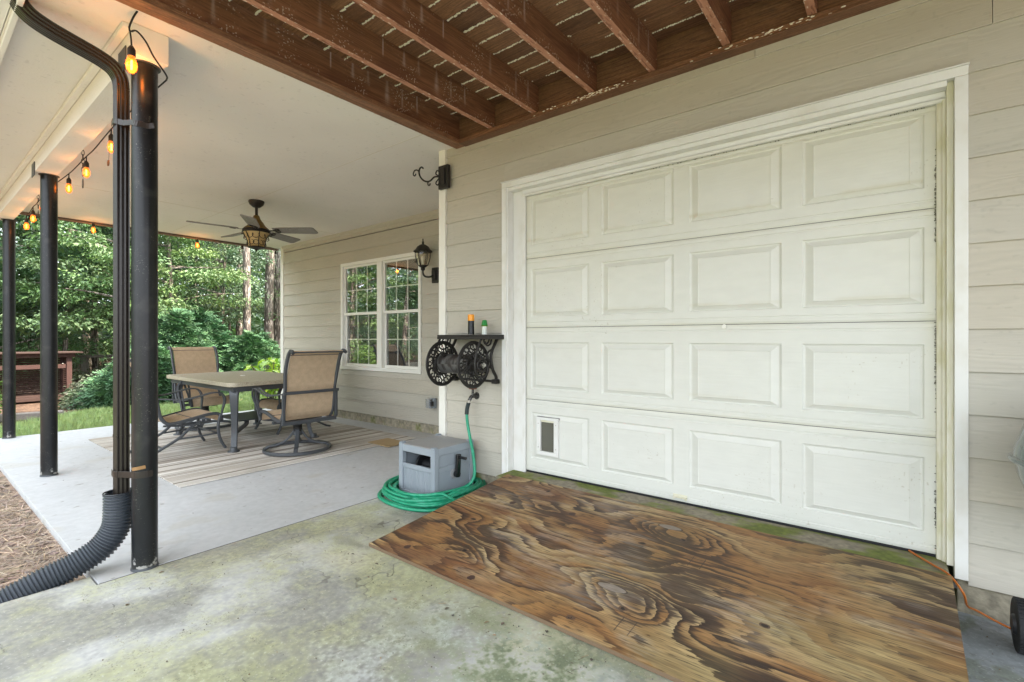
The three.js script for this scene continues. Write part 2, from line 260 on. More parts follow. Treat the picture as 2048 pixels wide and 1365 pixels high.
TX.found = tex(512, 256, (u, v) => { const f = fbm(u * 30, v * 30, 4, 921, 30, 30), m = fbm(u * 6, v * 5, 4, 923, 6, 5); return mul3(mix3([150, 143, 124], [104, 110, 62], ss(.5, .7, m + (.4 - v) * .25)), .75 + .45 * f); });

/* ---------- materials ---------- */
const M = {};
M.siding = std({ map: TX.siding, bumpMap: TX.sidingBump, bumpScale: .001, roughness: .6 });
M.sidings = ['#ffffff', '#f9fafa', '#fcfaf7'].map(c => std({ color: new THREE.Color(c), map: TX.siding, bumpMap: TX.sidingBump, bumpScale: .001, roughness: .6 }));
M.trim = std({ color: 0xe0ded4, roughness: .5, bumpMap: rep(TX.grain, 3, 3), bumpScale: .0008 });
M.trimOld = std({ map: tex(256, 1024, (u, v) => { const n = fbm(u * 8, v * 40, 4, 931, 8, 40); return mix3([220, 217, 200], [204, 200, 168], ss(.4, .75, n)); }), roughness: .6 });
M.casing = std({ map: tex(256, 512, (u, v) => mix3([219, 219, 214], [200, 197, 184], .5 * ss(.5, .8, fbm(u * 6, v * 8, 5, 935, 6, 8)))), roughness: .5 });
M.deckA = std({ map: TX.deckA, bumpMap: TX.deckBump, bumpScale: .0015, roughness: .6 });
M.deckB = std({ map: TX.deckB, bumpMap: TX.deckBump, bumpScale: .0015, roughness: .6 });
M.joist = std({ map: TX.joist, roughness: .6 });
M.lichen = std({ color: 0xe4dccb, roughness: .95 });
M.ceiling = std({ map: TX.ceiling, roughness: .75, bumpMap: rep(TX.grain, 2, 2), bumpScale: .001 });
M.caulk = std({ color: 0xcfc8b6, roughness: .95 });
M.porch = std({ map: TX.porch, bumpMap: TX.slabBump, bumpScale: .0012, roughness: .62 });
M.slab = std({ map: TX.slab, roughness: .85, bumpMap: TX.slabBump, bumpScale: .0028 });
M.found = std({ map: TX.found, roughness: .95, bumpMap: TX.slabBump, bumpScale: .006 });
M.moss = std({ map: TX.moss, roughness: .95, bumpMap: TX.slabBump, bumpScale: .006 });
M.ply = std({ map: TX.ply, bumpMap: TX.plyBump, bumpScale: .0016, roughness: .58 });
M.plyEdge = std({ color: 0x6e5a44, roughness: .85 });
M.rug = std({ map: TX.rug, roughness: .95, bumpMap: rep(TX.grain, 6, 6), bumpScale: .001 });
M.sling = phy({ map: TX.sling, roughness: .85, transmission: .12, side: THREE.DoubleSide });
M.iron = std({ color: 0x4a4d50, roughness: .45, metalness: .25, bumpMap: rep(TX.grain, 4, 4), bumpScale: .0006 });
M.blackIron = std({ color: 0x2c2a27, roughness: .5, metalness: .3 });
M.wornIron = std({ map: tex(256, 256, (u, v) => mix3([96, 96, 94], [54, 50, 48], ss(.35, .65, fbm(u * 6, v * 9, 4, 951)))), roughness: .5, metalness: .5 });
M.steel = std({ color: 0xb9b6ae, roughness: .35, metalness: .9 });
M.stone = std({ map: TX.stone, roughness: .5, bumpMap: TX.grain, bumpScale: .0015 });
M.door = std({ map: TX.door, bumpMap: TX.doorBump, bumpScale: .0006, roughness: .42 });
M.white = std({ color: 0xe4e3da, roughness: .45 });
M.black = std({ color: 0x1d1e20, roughness: .5 });
M.rubber = std({ color: 0x17181a, roughness: .75 });
M.post = phy({ map: TX.post, roughness: .3, specularIntensity: .75 });
M.bronze = phy({ color: 0x2c2723, roughness: .28, metalness: .2 });
M.pipe = std({ color: 0x2b2e32, roughness: .38 });
M.gutter = std({ color: 0xeceae6, roughness: .35 });
M.gap = std({ color: 0x5c5a58, roughness: .9 });
M.glass = phy({ color: 0xffffff, roughness: .01, transmission: 1, thickness: 0, ior: 2.3 });
M.screen = phy({ color: 0x3a3d3e, roughness: 1, transmission: .3, thickness: 0 });
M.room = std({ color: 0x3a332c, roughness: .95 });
M.hose = std({ map: tex(64, 512, (u, v) => mix3([22, 142, 104], [70, 160, 128], .6 * ss(.5, .7, fbm(u * 4, v * 50, 3, 961, 4, 50)))), roughness: .42 });
M.grey = std({ map: tex(256, 256, (u, v) => mix3([134, 143, 150], [152, 160, 166], fbm(u * 5, v * 5, 4, 965, 5, 5))), roughness: .5 });
M.greyTop = std({ map: tex(256, 256, (u, v) => mix3([134, 138, 142], [158, 156, 152], fbm(u * 4, v * 4, 4, 967, 4, 4))), roughness: .55 });
M.orange = std({ color: 0xb9661f, roughness: .45 });
M.bulbGlass = phy({ color: 0xffffff, roughness: .02, transmission: 1, thickness: 0, ior: 1.45 });
M.glow = phy({ color: 0xffb060, emissive: 0xff9a44, emissiveIntensity: .3, roughness: .12, transmission: .75, thickness: 0 });
M.filament = std({ color: 0xfff0c0, emissive: 0xffd080, emissiveIntensity: 7 });
M.socket = std({ color: 0x2b221c, roughness: .55 });
M.bark = std({ map: rep(TX.bark, 1, 1), bumpMap: TX.barkBump, bumpScale: .02, roughness: .95 });
M.litter = std({ map: TX.litter, roughness: 1, bumpMap: TX.litter, bumpScale: .02 });
M.forest = std({ map: TX.litter, color: 0x9c8c80, roughness: 1, bumpMap: TX.litter, bumpScale: .02 });
M.soil = std({ map: TX.soil, roughness: 1 });

/* ---------- ground ---------- */
{
  const g = new THREE.PlaneGeometry(240, 240, 60, 60).rotateX(-Math.PI / 2); struct('ground', muv(g, 'x', false).translate(0, -.115, 0), M.forest, 'brown leaf litter and bare soil spreading through the woods', 'ground');
  const L = new THREE.Shape([[-8.8, 8], [-9.6, 8], [-9.7, 2.6], [-10.6, 1.75], [-11.3, 1.3], [-11.9, .3], [-12.3, -1.2], [-12.4, -9], [-8.8, -9], [-8.8, 2.38]].map(([x, z]) => new THREE.Vector2(x, -z)));
  struct('lawn', muv(new THREE.ShapeGeometry(L).rotateX(-Math.PI / 2), 'x', false).translate(0, -.085, 0), M.soil, 'strip of lawn soil between the porch and the mulch', 'lawn');
  const B = new THREE.Shape([[-8.8, 2.38], [-3.25, 2.38], [-3.25, 7], [-8.8, 7]].map(([x, z]) => new THREE.Vector2(x, -z)));
  struct('mulch_bed', muv(new THREE.ShapeGeometry(B).rotateX(-Math.PI / 2), 'x', false).translate(0, -.05, 0), M.litter, 'pine straw mulch bed along the porch slab edge', 'mulch bed');
  const apronFar = new THREE.Shape([[-3.2, 5.02], [3.8, 5.02], [3.8, 30], [-3.2, 30]].map(([x, z]) => new THREE.Vector2(x, -z)));
  struct('back_lawn', muv(new THREE.ShapeGeometry(apronFar).rotateX(-Math.PI / 2), 'x', false).translate(0, -.07, 0), M.soil, 'open lawn beyond the outer slab', 'lawn');
}
/* ---------- slabs ---------- */
{
  const osh = new THREE.Shape([[-3.155, -.1], [-3.155, 2.412], [-3.29, 2.412], [-3.29, 5], [3.6, 5], [3.6, -.1]].map(([x, z]) => new THREE.Vector2(x, -z))), g = muv(new THREE.ExtrudeGeometry(osh, { depth: .24, bevelEnabled: true, bevelThickness: .005, bevelSize: .003, bevelSegments: 1 }).rotateX(-Math.PI / 2).translate(0, -.245, 0), 'x', false), p = g.attributes.position, uv = g.attributes.uv;
  for (let i = 0; i < p.count; i++) uv.setXY(i, (p.getX(i) + 3.3) / 6.9, p.getZ(i) / 5);
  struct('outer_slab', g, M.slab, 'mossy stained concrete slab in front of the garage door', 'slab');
  // porch slab with a slightly ragged edge along the joint
  const sh = [[-8.75, -1.3]]; for (let i = 0; i <= 60; i++) { const z = -1.3 + i / 60 * 3.7; sh.push([-3.1725 + .004 * (fbm(z * 6, 1, 3, 33) - .5) * 2 - (hash(i, 4, 9) > .9 ? .007 : 0), z]); } sh.push([-8.75, 2.4]);
  const pg = new THREE.ExtrudeGeometry(new THREE.Shape(sh.map(([x, z]) => new THREE.Vector2(x, -z))), { depth: .24, bevelEnabled: true, bevelThickness: .004, bevelSize: .002, bevelSegments: 1 }).rotateX(-Math.PI / 2).translate(0, -.245, 0);
  struct('porch_slab', muv(pg, 'x', false), M.porch, 'smooth grey concrete porch slab', 'slab');
  const sill = bx(-2.36, .204, -.2, .207, -.3, .235, .012, 'x', false), sp = sill.attributes.position, su = sill.attributes.uv;
  for (let i = 0; i < sp.count; i++) su.setXY(i, (sp.getX(i) + 2.36) / 2.6, (sp.getZ(i) + .02) / .26 * .9);
  struct('door_sill', sill, M.moss, 'green mossy concrete ledge under the garage door', 'ledge');
}
struct('expansion_joint', bx(-3.1685, -3.1562, -.1, -.0025, -.05, 2.4), std({ color: 0x2e2a25, roughness: .95 }), 'dark joint strip between the porch slab and the outer slab', 'joint');
/* ---------- walls ---------- */
// one lap-siding plank: bottom edge at y0, proud of the plank below
const plank = (x0, x1, y0, h, z, top = h) => prism([[z - .012, y0 + .003], [z + .014, y0], [z + .016, y0 + .002], [z + .002, y0 + top], [z - .012, y0 + top]].reverse(), x0, x1, 'x');
const garageWall = thing('garage_wall', 'greige lap-siding wall around the white garage door, right of the corner board', 'wall');
{
  const Z = .056, E = .1915, B = .137;
  for (let k = 0; k < 16; k++) {
    const y0 = B + k * E, y1 = Math.min(y0 + E + .012, 3.2), spans = [];
    const cut = y0 < 2.46;
    if (cut) spans.push([-3.053, -2.412], [.272, 3.6]); else { const j = [-1.1, .35, -.6, 1.1][k % 4]; spans.push([-3.053, j - .0012], [j + .0012, 3.6]); }
    for (const [a, b] of spans) if (cut && y1 > 2.46) part('siding_board', plank(a, b, y0, E, Z, y1 - y0), M.sidings[Math.floor(rnd() * 3)], garageWall); else part('siding_board', plank(a, b, y0, E, Z, y1 - y0), M.sidings[Math.floor(rnd() * 3)], garageWall);
  }
  // the board that runs over the door head is notched: piece above the casing
  part('siding_board', plank(-2.412, .272, 2.463, .165, Z - .001, .165), M.siding, garageWall);
  part('sheathing', [bx(-3.13, -2.367, 0.1, 3.6, -.2, .04), bx(.225, 3.7, .1, 3.6, -.2, .04), bx(-2.367, .225, 2.425, 3.6, -.2, .04), bx(-2.4, .3, -.2, 3.6, -.6, -.3)], M.gap, garageWall);
  part('foundation', bx(-3.12, -2.36, -.2, .16, -.1, .045, .006), M.found, garageWall); part('foundation', bx(.236, 3.65, -.2, .16, -.1, .045, .006), M.found, garageWall);
  part('corner_board', bx(-3.135, -3.055, .13, 2.895, -.02, .086, .003, 'y'), M.trim, garageWall);
  // wall that steps back to the porch wall
  for (let k = 0; k < 15; k++) { const g = plank(-1.26, -.02, B + k * E, E, 0, E + .01); part('siding_board', xf(g, [-3.125, 0, 0], [0, -Math.PI / 2, 0]).scale(1, 1, 1), M.siding, garageWall); }
}
const porchWall = thing('porch_wall', 'set-back greige lap-siding wall under the porch ceiling with the double window', 'wall');
{
  const Z = -1.285, E = .189, B = .123;
  for (let k = 0; k < 15; k++) {
    const y0 = B + k * E, y1 = Math.min(y0 + E + .012, 2.8); if (y0 > 2.75) break;
    let spans = [[-8.6, -3.13]];
    if (y1 > .8 && y0 < 2.36) spans = [[-8.6, -6.775], [-4.905, -3.13]]; else if (k === 3) spans = [[-8.6, -6.775], [-4.905, -3.13]]; else if (k === 12) spans = [[-8.6, -4.99], [-4.987, -3.13]];
    for (const [a, b] of spans) part('siding_board', plank(a, b, y0, E, Z, y1 - y0), M.sidings[Math.floor(rnd() * 3)], porchWall);
  }
  part('siding_board', plank(-6.775, -4.905, .69, .1, Z - .0015, .085), M.siding, porchWall);
  part('siding_board', plank(-6.775, -4.905, 2.41, .1, Z - .0015, .1), M.siding, porchWall);
  part('frieze_board', bx(-8.6, -3.13, 2.79, 2.888, Z - .02, Z + .018, .004), M.siding, porchWall);
  part('crown_moulding', prism([[Z + .018, 2.84], [Z + .034, 2.852], [Z + .05, 2.884], [Z + .05, 2.889], [Z + .018, 2.889]].reverse(), -8.6, -3.13), M.siding, porchWall);
  part('sheathing', [bx(-8.6, -6.79, .1, 3.3, Z - .16, Z - .012), bx(-4.89, -3.12, .1, 3.3, Z - .16, Z - .012), bx(-6.79, -4.89, .1, .78, Z - .16, Z - .012), bx(-6.79, -4.89, 2.41, 3.3, Z - .16, Z - .012)], M.gap, porchWall);
  part('foundation', bx(-8.6, -3.12, -.2, .14, Z - .2, Z - .003, .006), M.found, porchWall);
  part('corner_board', bx(-8.7, -8.6, .1, 2.889, Z - .16, Z + .022, .003, 'y'), M.trim, porchWall);
  part('end_wall', bx(-8.68, -8.6, .1, 3.3, -6, Z - .17), M.siding, porchWall);
}
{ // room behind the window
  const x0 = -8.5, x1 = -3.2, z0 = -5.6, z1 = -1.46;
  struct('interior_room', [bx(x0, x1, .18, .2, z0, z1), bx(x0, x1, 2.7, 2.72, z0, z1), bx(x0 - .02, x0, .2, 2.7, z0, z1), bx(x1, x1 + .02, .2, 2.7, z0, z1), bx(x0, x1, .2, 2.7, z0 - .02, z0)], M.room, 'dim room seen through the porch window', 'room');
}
struct('upper_storey', bx(-8.68, 3.7, 3.305, 5.1, -9, -.25), M.siding, 'upper storey of the house above the porch and garage', 'house');
/* ---------- double window ---------- */
{
  const t = thing('double_window', 'white twin double-hung window with grilles in the set-back wall', 'window', [0, 0, -1.28]);
  const X0 = -6.772, X1 = -4.908, Y0 = .772, Y1 = 2.405, xm = -5.8, f = .05;
  const fr = (n, a) => part(n, bx(...a, .003), M.white, t);
  fr('frame', [X0, X0 + f, Y0 + f, Y1 - f, -.08, .024]); fr('frame', [X1 - f, X1, Y0 + f, Y1 - f, -.08, .024]); fr('frame', [X0, X1, Y1 - f, Y1, -.08, .026]); fr('frame', [X0 - .005, X1 + .005, Y0, Y0 + f, -.08, .03]); fr('mullion', [xm - .055, xm + .055, Y0 + f, Y1 - f, -.08, .022]);
  for (const [a, b] of [[X0 + f, xm - .055], [xm + .055, X1 - f]]) for (const up of [1, 0]) {
    const y0 = up ? 1.6 : Y0 + f, y1 = up ? Y1 - f : 1.64, zz = up ? -.012 : -.036, r = .03;
    part('sash', [bx(a, a + r, y0 + r, y1 - r, zz - .02, zz, .002), bx(b - r, b, y0 + r, y1 - r, zz - .02, zz, .002), bx(a, b, y1 - r, y1, zz - .02, zz + .002, .002), bx(a, b, y0, y0 + r + .01, zz - .02, zz + .003, .002)], M.white, t);
    const G = [], w = (b - a - 2 * r) / 3; for (const k of [1, 2]) G.push(bx(a + r + k * w - .008, a + r + k * w + .008, y0 + r, y1 - r, zz - .021, zz - .013)); G.push(bx(a + r, b - r, (y0 + y1) / 2 - .008, (y0 + y1) / 2 + .008, zz - .0205, zz - .0135));
    part('grille', G, M.white, t);
    part('pane', bx(a + r - .004, b - r + .004, y0 + r - .004, y1 - r + .004, zz - .0095, zz - .0065), M.glass, t);
    if (!up) part('insect_screen', bx(a + .004, b - .004, y0 + .01, y1 - .04, zz - .052, zz - .05), M.screen, t);
  }
}
/* ---------- garage door and its trim ---------- */
{
  const X0 = -2.256, X1 = .182, Y0 = .222, Y1 = 2.354;
  const t = thing('garage_door', 'white four-section raised-panel garage door with a pet flap low at its left', 'garage door');
  const duv = (g) => { const p = g.attributes.position, uv = new Float32Array(p.count * 2); for (let i = 0; i < p.count; i++) { uv[2 * i] = (p.getX(i) - X0) / (X1 - X0); uv[2 * i + 1] = (p.getY(i) - Y0) / (Y1 - Y0); } g.setAttribute('uv', new THREE.BufferAttribute(uv, 2)); return g; };
  const rows = [[Y0, .7726, .322, .676], [.7726, 1.327, .858, 1.216], [1.327, 1.863, 1.41, 1.777], [1.863, Y1, 1.964, 2.318]];
  const xs = [0, 1, 2, 3].map(k => [-2.196 + k * .605, -1.69 + k * .605]);
  const quad = (P, a, b, c, d) => P.push(...a, ...b, ...c, ...a, ...c, ...d);
  rows.forEach(([ya, yb, pa, pb], r) => {
    const P = [], g = .0025, yA = ya + (r ? g : 0), yB = yb - (r < 3 ? .001 : 0);
    // vertical profile of the rails: pressed ribs near the joints
    const prof = (y) => { const d = Math.min(y - yA, yB - y); return d < .012 ? -.004 * (1 - d / .012) : (d > .03 && d < .04) ? -.0035 : 0; };
    const ys = [yA, yA + .012, yA + .029, yA + .031, yA + .039, yA + .041, pa, pb, yB - .041, yB - .039, yB - .031, yB - .029, yB - .012, yB].sort((a, b) => a - b);
    const xx = [X0, ...xs.flat(), X1];
    for (let i = 0; i < xx.length - 1; i++) for (let j = 0; j < ys.length - 1; j++) {
      const hole = i % 2 === 1 && ys[j] >= pa - 1e-6 && ys[j + 1] <= pb + 1e-6; if (hole) continue;
      const z0 = prof(ys[j]), z1 = prof(ys[j + 1]); quad(P, [xx[i], ys[j], z0], [xx[i + 1], ys[j], z0], [xx[i + 1], ys[j + 1], z1], [xx[i], ys[j + 1], z1]);
    }
    const zb = -.045, z0 = prof(yA), z1 = prof(yB);
    quad(P, [X0, yB, z1], [X1, yB, z1], [X1, yB, zb], [X0, yB, zb]); quad(P, [X0, yA, zb], [X1, yA, zb], [X1, yA, z0], [X0, yA, z0]); quad(P, [X1, yA, 0], [X1, yA, zb], [X1, yB, zb], [X1, yB, 0]); quad(P, [X0, yA, zb], [X0, yA, 0], [X0, yB, 0], [X0, yB, zb]); quad(P, [X0, yA, zb], [X0, yB, zb], [X1, yB, zb], [X1, yA, zb]);
    const sec = part('door_section', duv(fromTris(P)), M.door, t);
    for (const [xa, xb] of xs) {
      const Q = [], st = [[0, 0], [.006, -.007], [.015, -.009], [.054, .004], [.058, .0025], [.063, .0025]];
      const R = st.map(([k, z]) => [[xa + k, pa + k * .62, z], [xb - k, pa + k * .62, z], [xb - k, pb - k * .8, z], [xa + k, pb - k * .8, z]]);
      for (let i = 0; i < R.length - 1; i++) for (let k = 0; k < 4; k++) { const k2 = (k + 1) % 4; quad(Q, R[i][k], R[i][k2], R[i + 1][k2], R[i + 1][k]); }
      quad(Q, ...R[R.length - 1]); part('raised_panel', duv(fromTris(Q)), M.door, sec);
    }
  });
  part('bottom_seal', bx(X0, X1, .205, .2215, -.04, -.004, .004), M.rubber, t);
  part('joint_backing', [.7726, 1.327, 1.863].map(y => bx(X0, X1, y - .012, y + .012, -.04, -.0075)), M.gap, t);
  const fl = part('pet_door', [bx(-2.13, -1.936, .628, .648, 0.002, .022, .003), bx(-2.13, -1.936, .364, .392, .002, .022, .003), bx(-2.13, -2.094, .392, .628, .002, .022, .003), bx(-1.974, -1.936, .392, .628, .002, .022, .003)], M.casing, t);
  part('gasket', bx(-2.134, -1.932, .36, .652, .0006, .0022), M.gap, fl); part('flap', bx(-2.094, -1.974, .392, .618, .0025, .006), phy({ color: 0x5a5a50, roughness: .2, clearcoat: .4 }), fl); part('flap_hinge', bx(-2.094, -1.974, .612, .628, .0045, .011, .002), M.trimOld, fl);
  for (const [x, y] of [[-2.112, .6], [-2.112, .42], [-1.955, .6], [-1.955, .42]]) part('screw', cyl(.005, .004, .003, 8).rotateX(Math.PI / 2).translate(x, y, .0215), M.steel, fl);
  part('lift_handle', [bx(-1.085, -.997, .247, .253, .002, .018, .002), bx(-1.085, -.997, .253, .268, .002, .006, .002), bx(-1.085, -1.07, .235, .247, .002, .012, .002), bx(-1.012, -.997, .235, .247, .002, .012, .002)], M.trimOld, t);
  part('lock_cover', cyl(.014, .012, .006, 16).rotateX(Math.PI / 2).translate(-.78, 1.315, .004), M.white, t);

  const c = thing('door_casing', 'white casing, jambs and stop moulding around the garage door', 'door frame');
  part('casing', bx(-2.41, -2.366, .175, 2.42, .03, .098, .003, 'y'), M.casing, c, { label: 'left casing strip' }); part('casing', bx(.224, .27, .165, 2.42, .03, .098, .003, 'y'), M.casing, c); part('head_casing', bx(-2.41, .27, 2.42, 2.462, .03, .1, .003), M.casing, c); part('drip_cap', bx(-2.414, .274, 2.462, 2.468, .03, .112, .002), M.casing, c);
  part('jamb', bx(-2.366, -2.256, .2, 2.42, -.06, .022, .002, 'y'), M.casing, c); part('jamb', bx(-2.366, -2.352, .2, 2.42, .0225, .09, .002, 'y'), M.casing, c);
  part('jamb', bx(.2, .224, .205, 2.42, -.06, .06, .002, 'y'), M.trimOld, c); part('head_jamb', bx(-2.366, .2, 2.395, 2.42, -.06, .085, .002), M.casing, c); part('head_jamb', bx(-2.2555, .199, 2.362, 2.395, -.06, .03, .002), M.casing, c);
  const stop = [[.004, 0], [.024, .0], [.03, .012], [.03, .022], [.018, .03], [.012, .046], [.004, .05]];
  part('stop_moulding', prism(stop.map(([z, k]) => [z, 2.348 + k * .9]), -2.258, .2), M.casing, c);
  part('stop_moulding', xf(prism(stop.map(([z, k]) => [z, k * .8]), 0, 2.15), [.166, .205, 0], [0, 0, Math.PI / 2]).translate(.04, 0, 0), M.trimOld, c); part('stop_moulding', bx(-2.262, -2.236, .205, 2.36, .004, .024, .004, 'y'), M.casing, c);
  const br = []; for (let i = 0; i < 360; i++) { const y = .24 + i * .0058; if (rnd() < .35 + .4 * Math.sin(i * .05)) br.push(bx(.164 - rr(.0, .005), .167, y, y + rr(.0015, .0035), .003, .008)); } for (let i = 0; i < 200; i++) if (rnd() < .22) { const x = -1.4 + i * .0078; br.push(bx(x, x + rr(.002, .005), 2.346 - rr(0, .003), 2.349, .004, .008)); }
  part('brush_seal', br, std({ color: 0x4c493e, roughness: .9 }), c, { kind: 'stuff' });
}
/* ---------- porch roof: ceiling, soffit, beam, gutter ---------- */
{
  const t = thing('porch_roof', 'flat cream porch ceiling with its beam, eave soffit and white gutter', 'porch roof');
  part('ceiling', bx(-8.85, -2.935, 2.889, 3.3, -1.3, 2.66, 0, 'x', false), M.ceiling, t);
  part('ceiling_seam', [bx(-6.9, -6.892, 2.8875, 2.889, -1.25, 2.1), bx(-8.8, -2.95, 2.8877, 2.8892, .415, .42)], M.caulk, t);
  part('beam', bx(-8.8, -3.125, 2.727, 2.888, 2.125, 2.275, .004), M.ceiling, t); part('beam_cap', bx(-3.124, -3.1, 2.727, 2.888, 2.118, 2.282, .003, 'y'), M.trim, t);
  part('beam_trim', bx(-8.8, -3.125, 2.86, 2.8885, 2.2755, 2.315, .006), M.ceiling, t);
  for (const x of [-3.29, -6.03, -8.68]) part('post_bracket', bx(x - .06, x + .075, 2.69, 2.81, 2.276, 2.282, .002), M.iron, t);
  part('fascia', bx(-8.9, -2.935, 2.83, 3.2, 2.662, 2.685, .003), M.gutter, t); part('end_fascia', bx(-8.89, -8.852, 2.85, 3.2, -1.3, 2.66, .003, 'z'), std({ color: 0x77665a, roughness: .8 }), t);
  const gp = [[2.695, 2.86], [2.765, 2.86], [2.775, 2.89], [2.81, 2.93], [2.81, 2.98], [2.695, 2.98]]; part('gutter', prism(gp.slice().reverse(), -8.95, -3.0), M.gutter, t); part('gutter_lip', bx(-8.95, -3.0, 2.862, 2.872, 2.782, 2.79, .002), M.gutter, t);
  part('shadow_gap', bx(-8.9, -2.94, 2.862, 3.1, 2.6855, 2.691), M.gutter, t);
  const pc = []; for (let i = 0; i < 420; i++) { const z = .1 + i / 420 * 2.55; const g = new THREE.IcosahedronGeometry(rr(.005, .012), 0); g.scale(1, .7, 1.6); pc.push(g.translate(-2.937 + rr(-.012, .008), 2.884 + rr(-.004, .003), z)); } part('rough_caulk', pc, M.caulk, t, { kind: 'stuff' });
}
/* ---------- timber deck overhead ---------- */
{
  const t = thing('timber_deck', 'brown-stained timber deck overhead with joists and lichen-edged boards', 'deck');
  const joistGeo = (x0, x1, y0, y1, z0, z1, flip) => {
    const g = new THREE.BoxGeometry(x1 - x0, y1 - y0, z1 - z0).toNonIndexed().translate((x0 + x1) / 2, (y0 + y1) / 2, (z0 + z1) / 2), p = g.attributes.position, n = g.attributes.normal, uv = g.attributes.uv, o = rr(0, .24);
    for (let i = 0; i < p.count; i++) { let u = p.getZ(i) / 3.2 + o; if (flip) u = 1 - u; uv.setXY(i, u, Math.abs(n.getY(i)) > .5 ? .805 + .19 * (p.getX(i) - x0) / (x1 - x0) : Math.abs(n.getX(i)) > .5 ? .795 * (p.getY(i) - y0) / (y1 - y0) : .3); } return g;
  };
  const JX = [-2.49, -2.07, -1.59, -1.17, -.735, -.32, .11, .55, .99, 1.43, 1.87, 2.31], zE = 3.7;
  JX.forEach((x, i) => { const j = part('joist', joistGeo(x - .021, x + .021, 2.908, 3.098, .108, zE, i % 2), M.joist, t); if (i < 2) j.userData.label = 'joist with whitish drip streaks'; });
  part('rim_joist', joistGeo(-2.905, -2.865, 2.905, 3.13, .06, zE, 0), M.joist, t); part('rim_joist', joistGeo(2.58, 2.62, 2.905, 3.13, .06, zE, 0), M.joist, t);
  part('rim_trim', bx(-2.935, -2.83, 2.868, 2.905, .06, zE, .004, 'z'), M.deckA, t); part('rim_fascia', bx(-2.934, -2.906, 2.906, 3.13, .06, zE, .003, 'z'), M.deckA, t);
  part('ledger', bx(-2.864, 2.57, 2.906, 3.098, .062, .106, .003), M.deckB, t);
  part('ledger_strip', bx(-2.829, 2.57, 2.872, 2.9055, .07, .14, .005), M.deckA, t); part('ledger_trim', bx(-2.829, 2.57, 2.862, 2.872, .068, .15, .003), M.deckB, t);
  part('end_beam', bx(-2.93, 2.62, 2.88, 3.13, zE, zE + .045, .004), M.deckB, t);
  const li = [];
  for (let k = 0; k < 31; k++) {
    const z0 = .064 + k * .142; if (z0 > zE) break;
    part('deck_board', bx(-2.86, 2.62, 3.1, 3.128, z0, z0 + .1375, .003), k % 3 ? M.deckA : M.deckB, t);
    if (z0 < 2.6 && k) for (let x = -2.86; x < .6; x += rr(.009, .016)) {
      const inJ = JX.some(j => Math.abs(x - j) < .03), w = fbm(x * 4, k * 3.3, 3, 77); if (inJ || w < .28) continue;
      const s = rr(.004, .0078) * (.55 + w); const g = new THREE.IcosahedronGeometry(s, 0).scale(1.3, .7, 1); li.push(g.translate(x, 3.0985 + rr(-.002, .001), z0 - .002 + rr(-.004, .004)));
    }
  }
  for (let i = 0; i < 140; i++) { const b = i % 3 === 0 ? -.5 : -1.6, x = b + rr(-.5, .5) * rnd(); const g = new THREE.IcosahedronGeometry(rr(.003, .008), 0).scale(1.6, .5, .7); li.push(g.translate(x, rr(2.874, 2.902), .141)); }
  part('lichen', li, M.lichen, t, { kind: 'stuff' });
}
/* ---------- posts ---------- */
{
  const mk = () => {
    const o = new THREE.Group(); const c = cyl(.0585, .0585, 2.735, 40).toNonIndexed(); const uv = c.attributes.uv; for (let i = 0; i < uv.count; i++) uv.setY(i, clamp(uv.getY(i), .001, .999));
    part('shaft', c, M.post, o); part('base_plate', [cyl(.063, .06, .012, 32, 0, .001, 0)], M.iron, o); part('cap_plate', [cyl(.072, .072, .006, 24, 0, 2.7225, 0)], M.iron, o); return o;
  };
  const src = mk();
  [[-3.2, 2.2, 'thick dark speckled steel post nearest the camera with the glowing bulb at its top'], [-6.03, 2.175, 'dark steel porch post second from the camera, alone on the bare slab'], [-8.68, 2.16, 'farthest dark steel porch post, at the lawn corner of the slab']].forEach(([x, z, label], i) => {
    const o = i ? src.clone() : src; o.name = numbered('porch_post'); scene.add(o); o.position.set(x, 0, z); o.rotation.y = i * 1.3; o.userData = { label, category: 'post', group: 'dark steel posts along the porch edge' };
  });
}
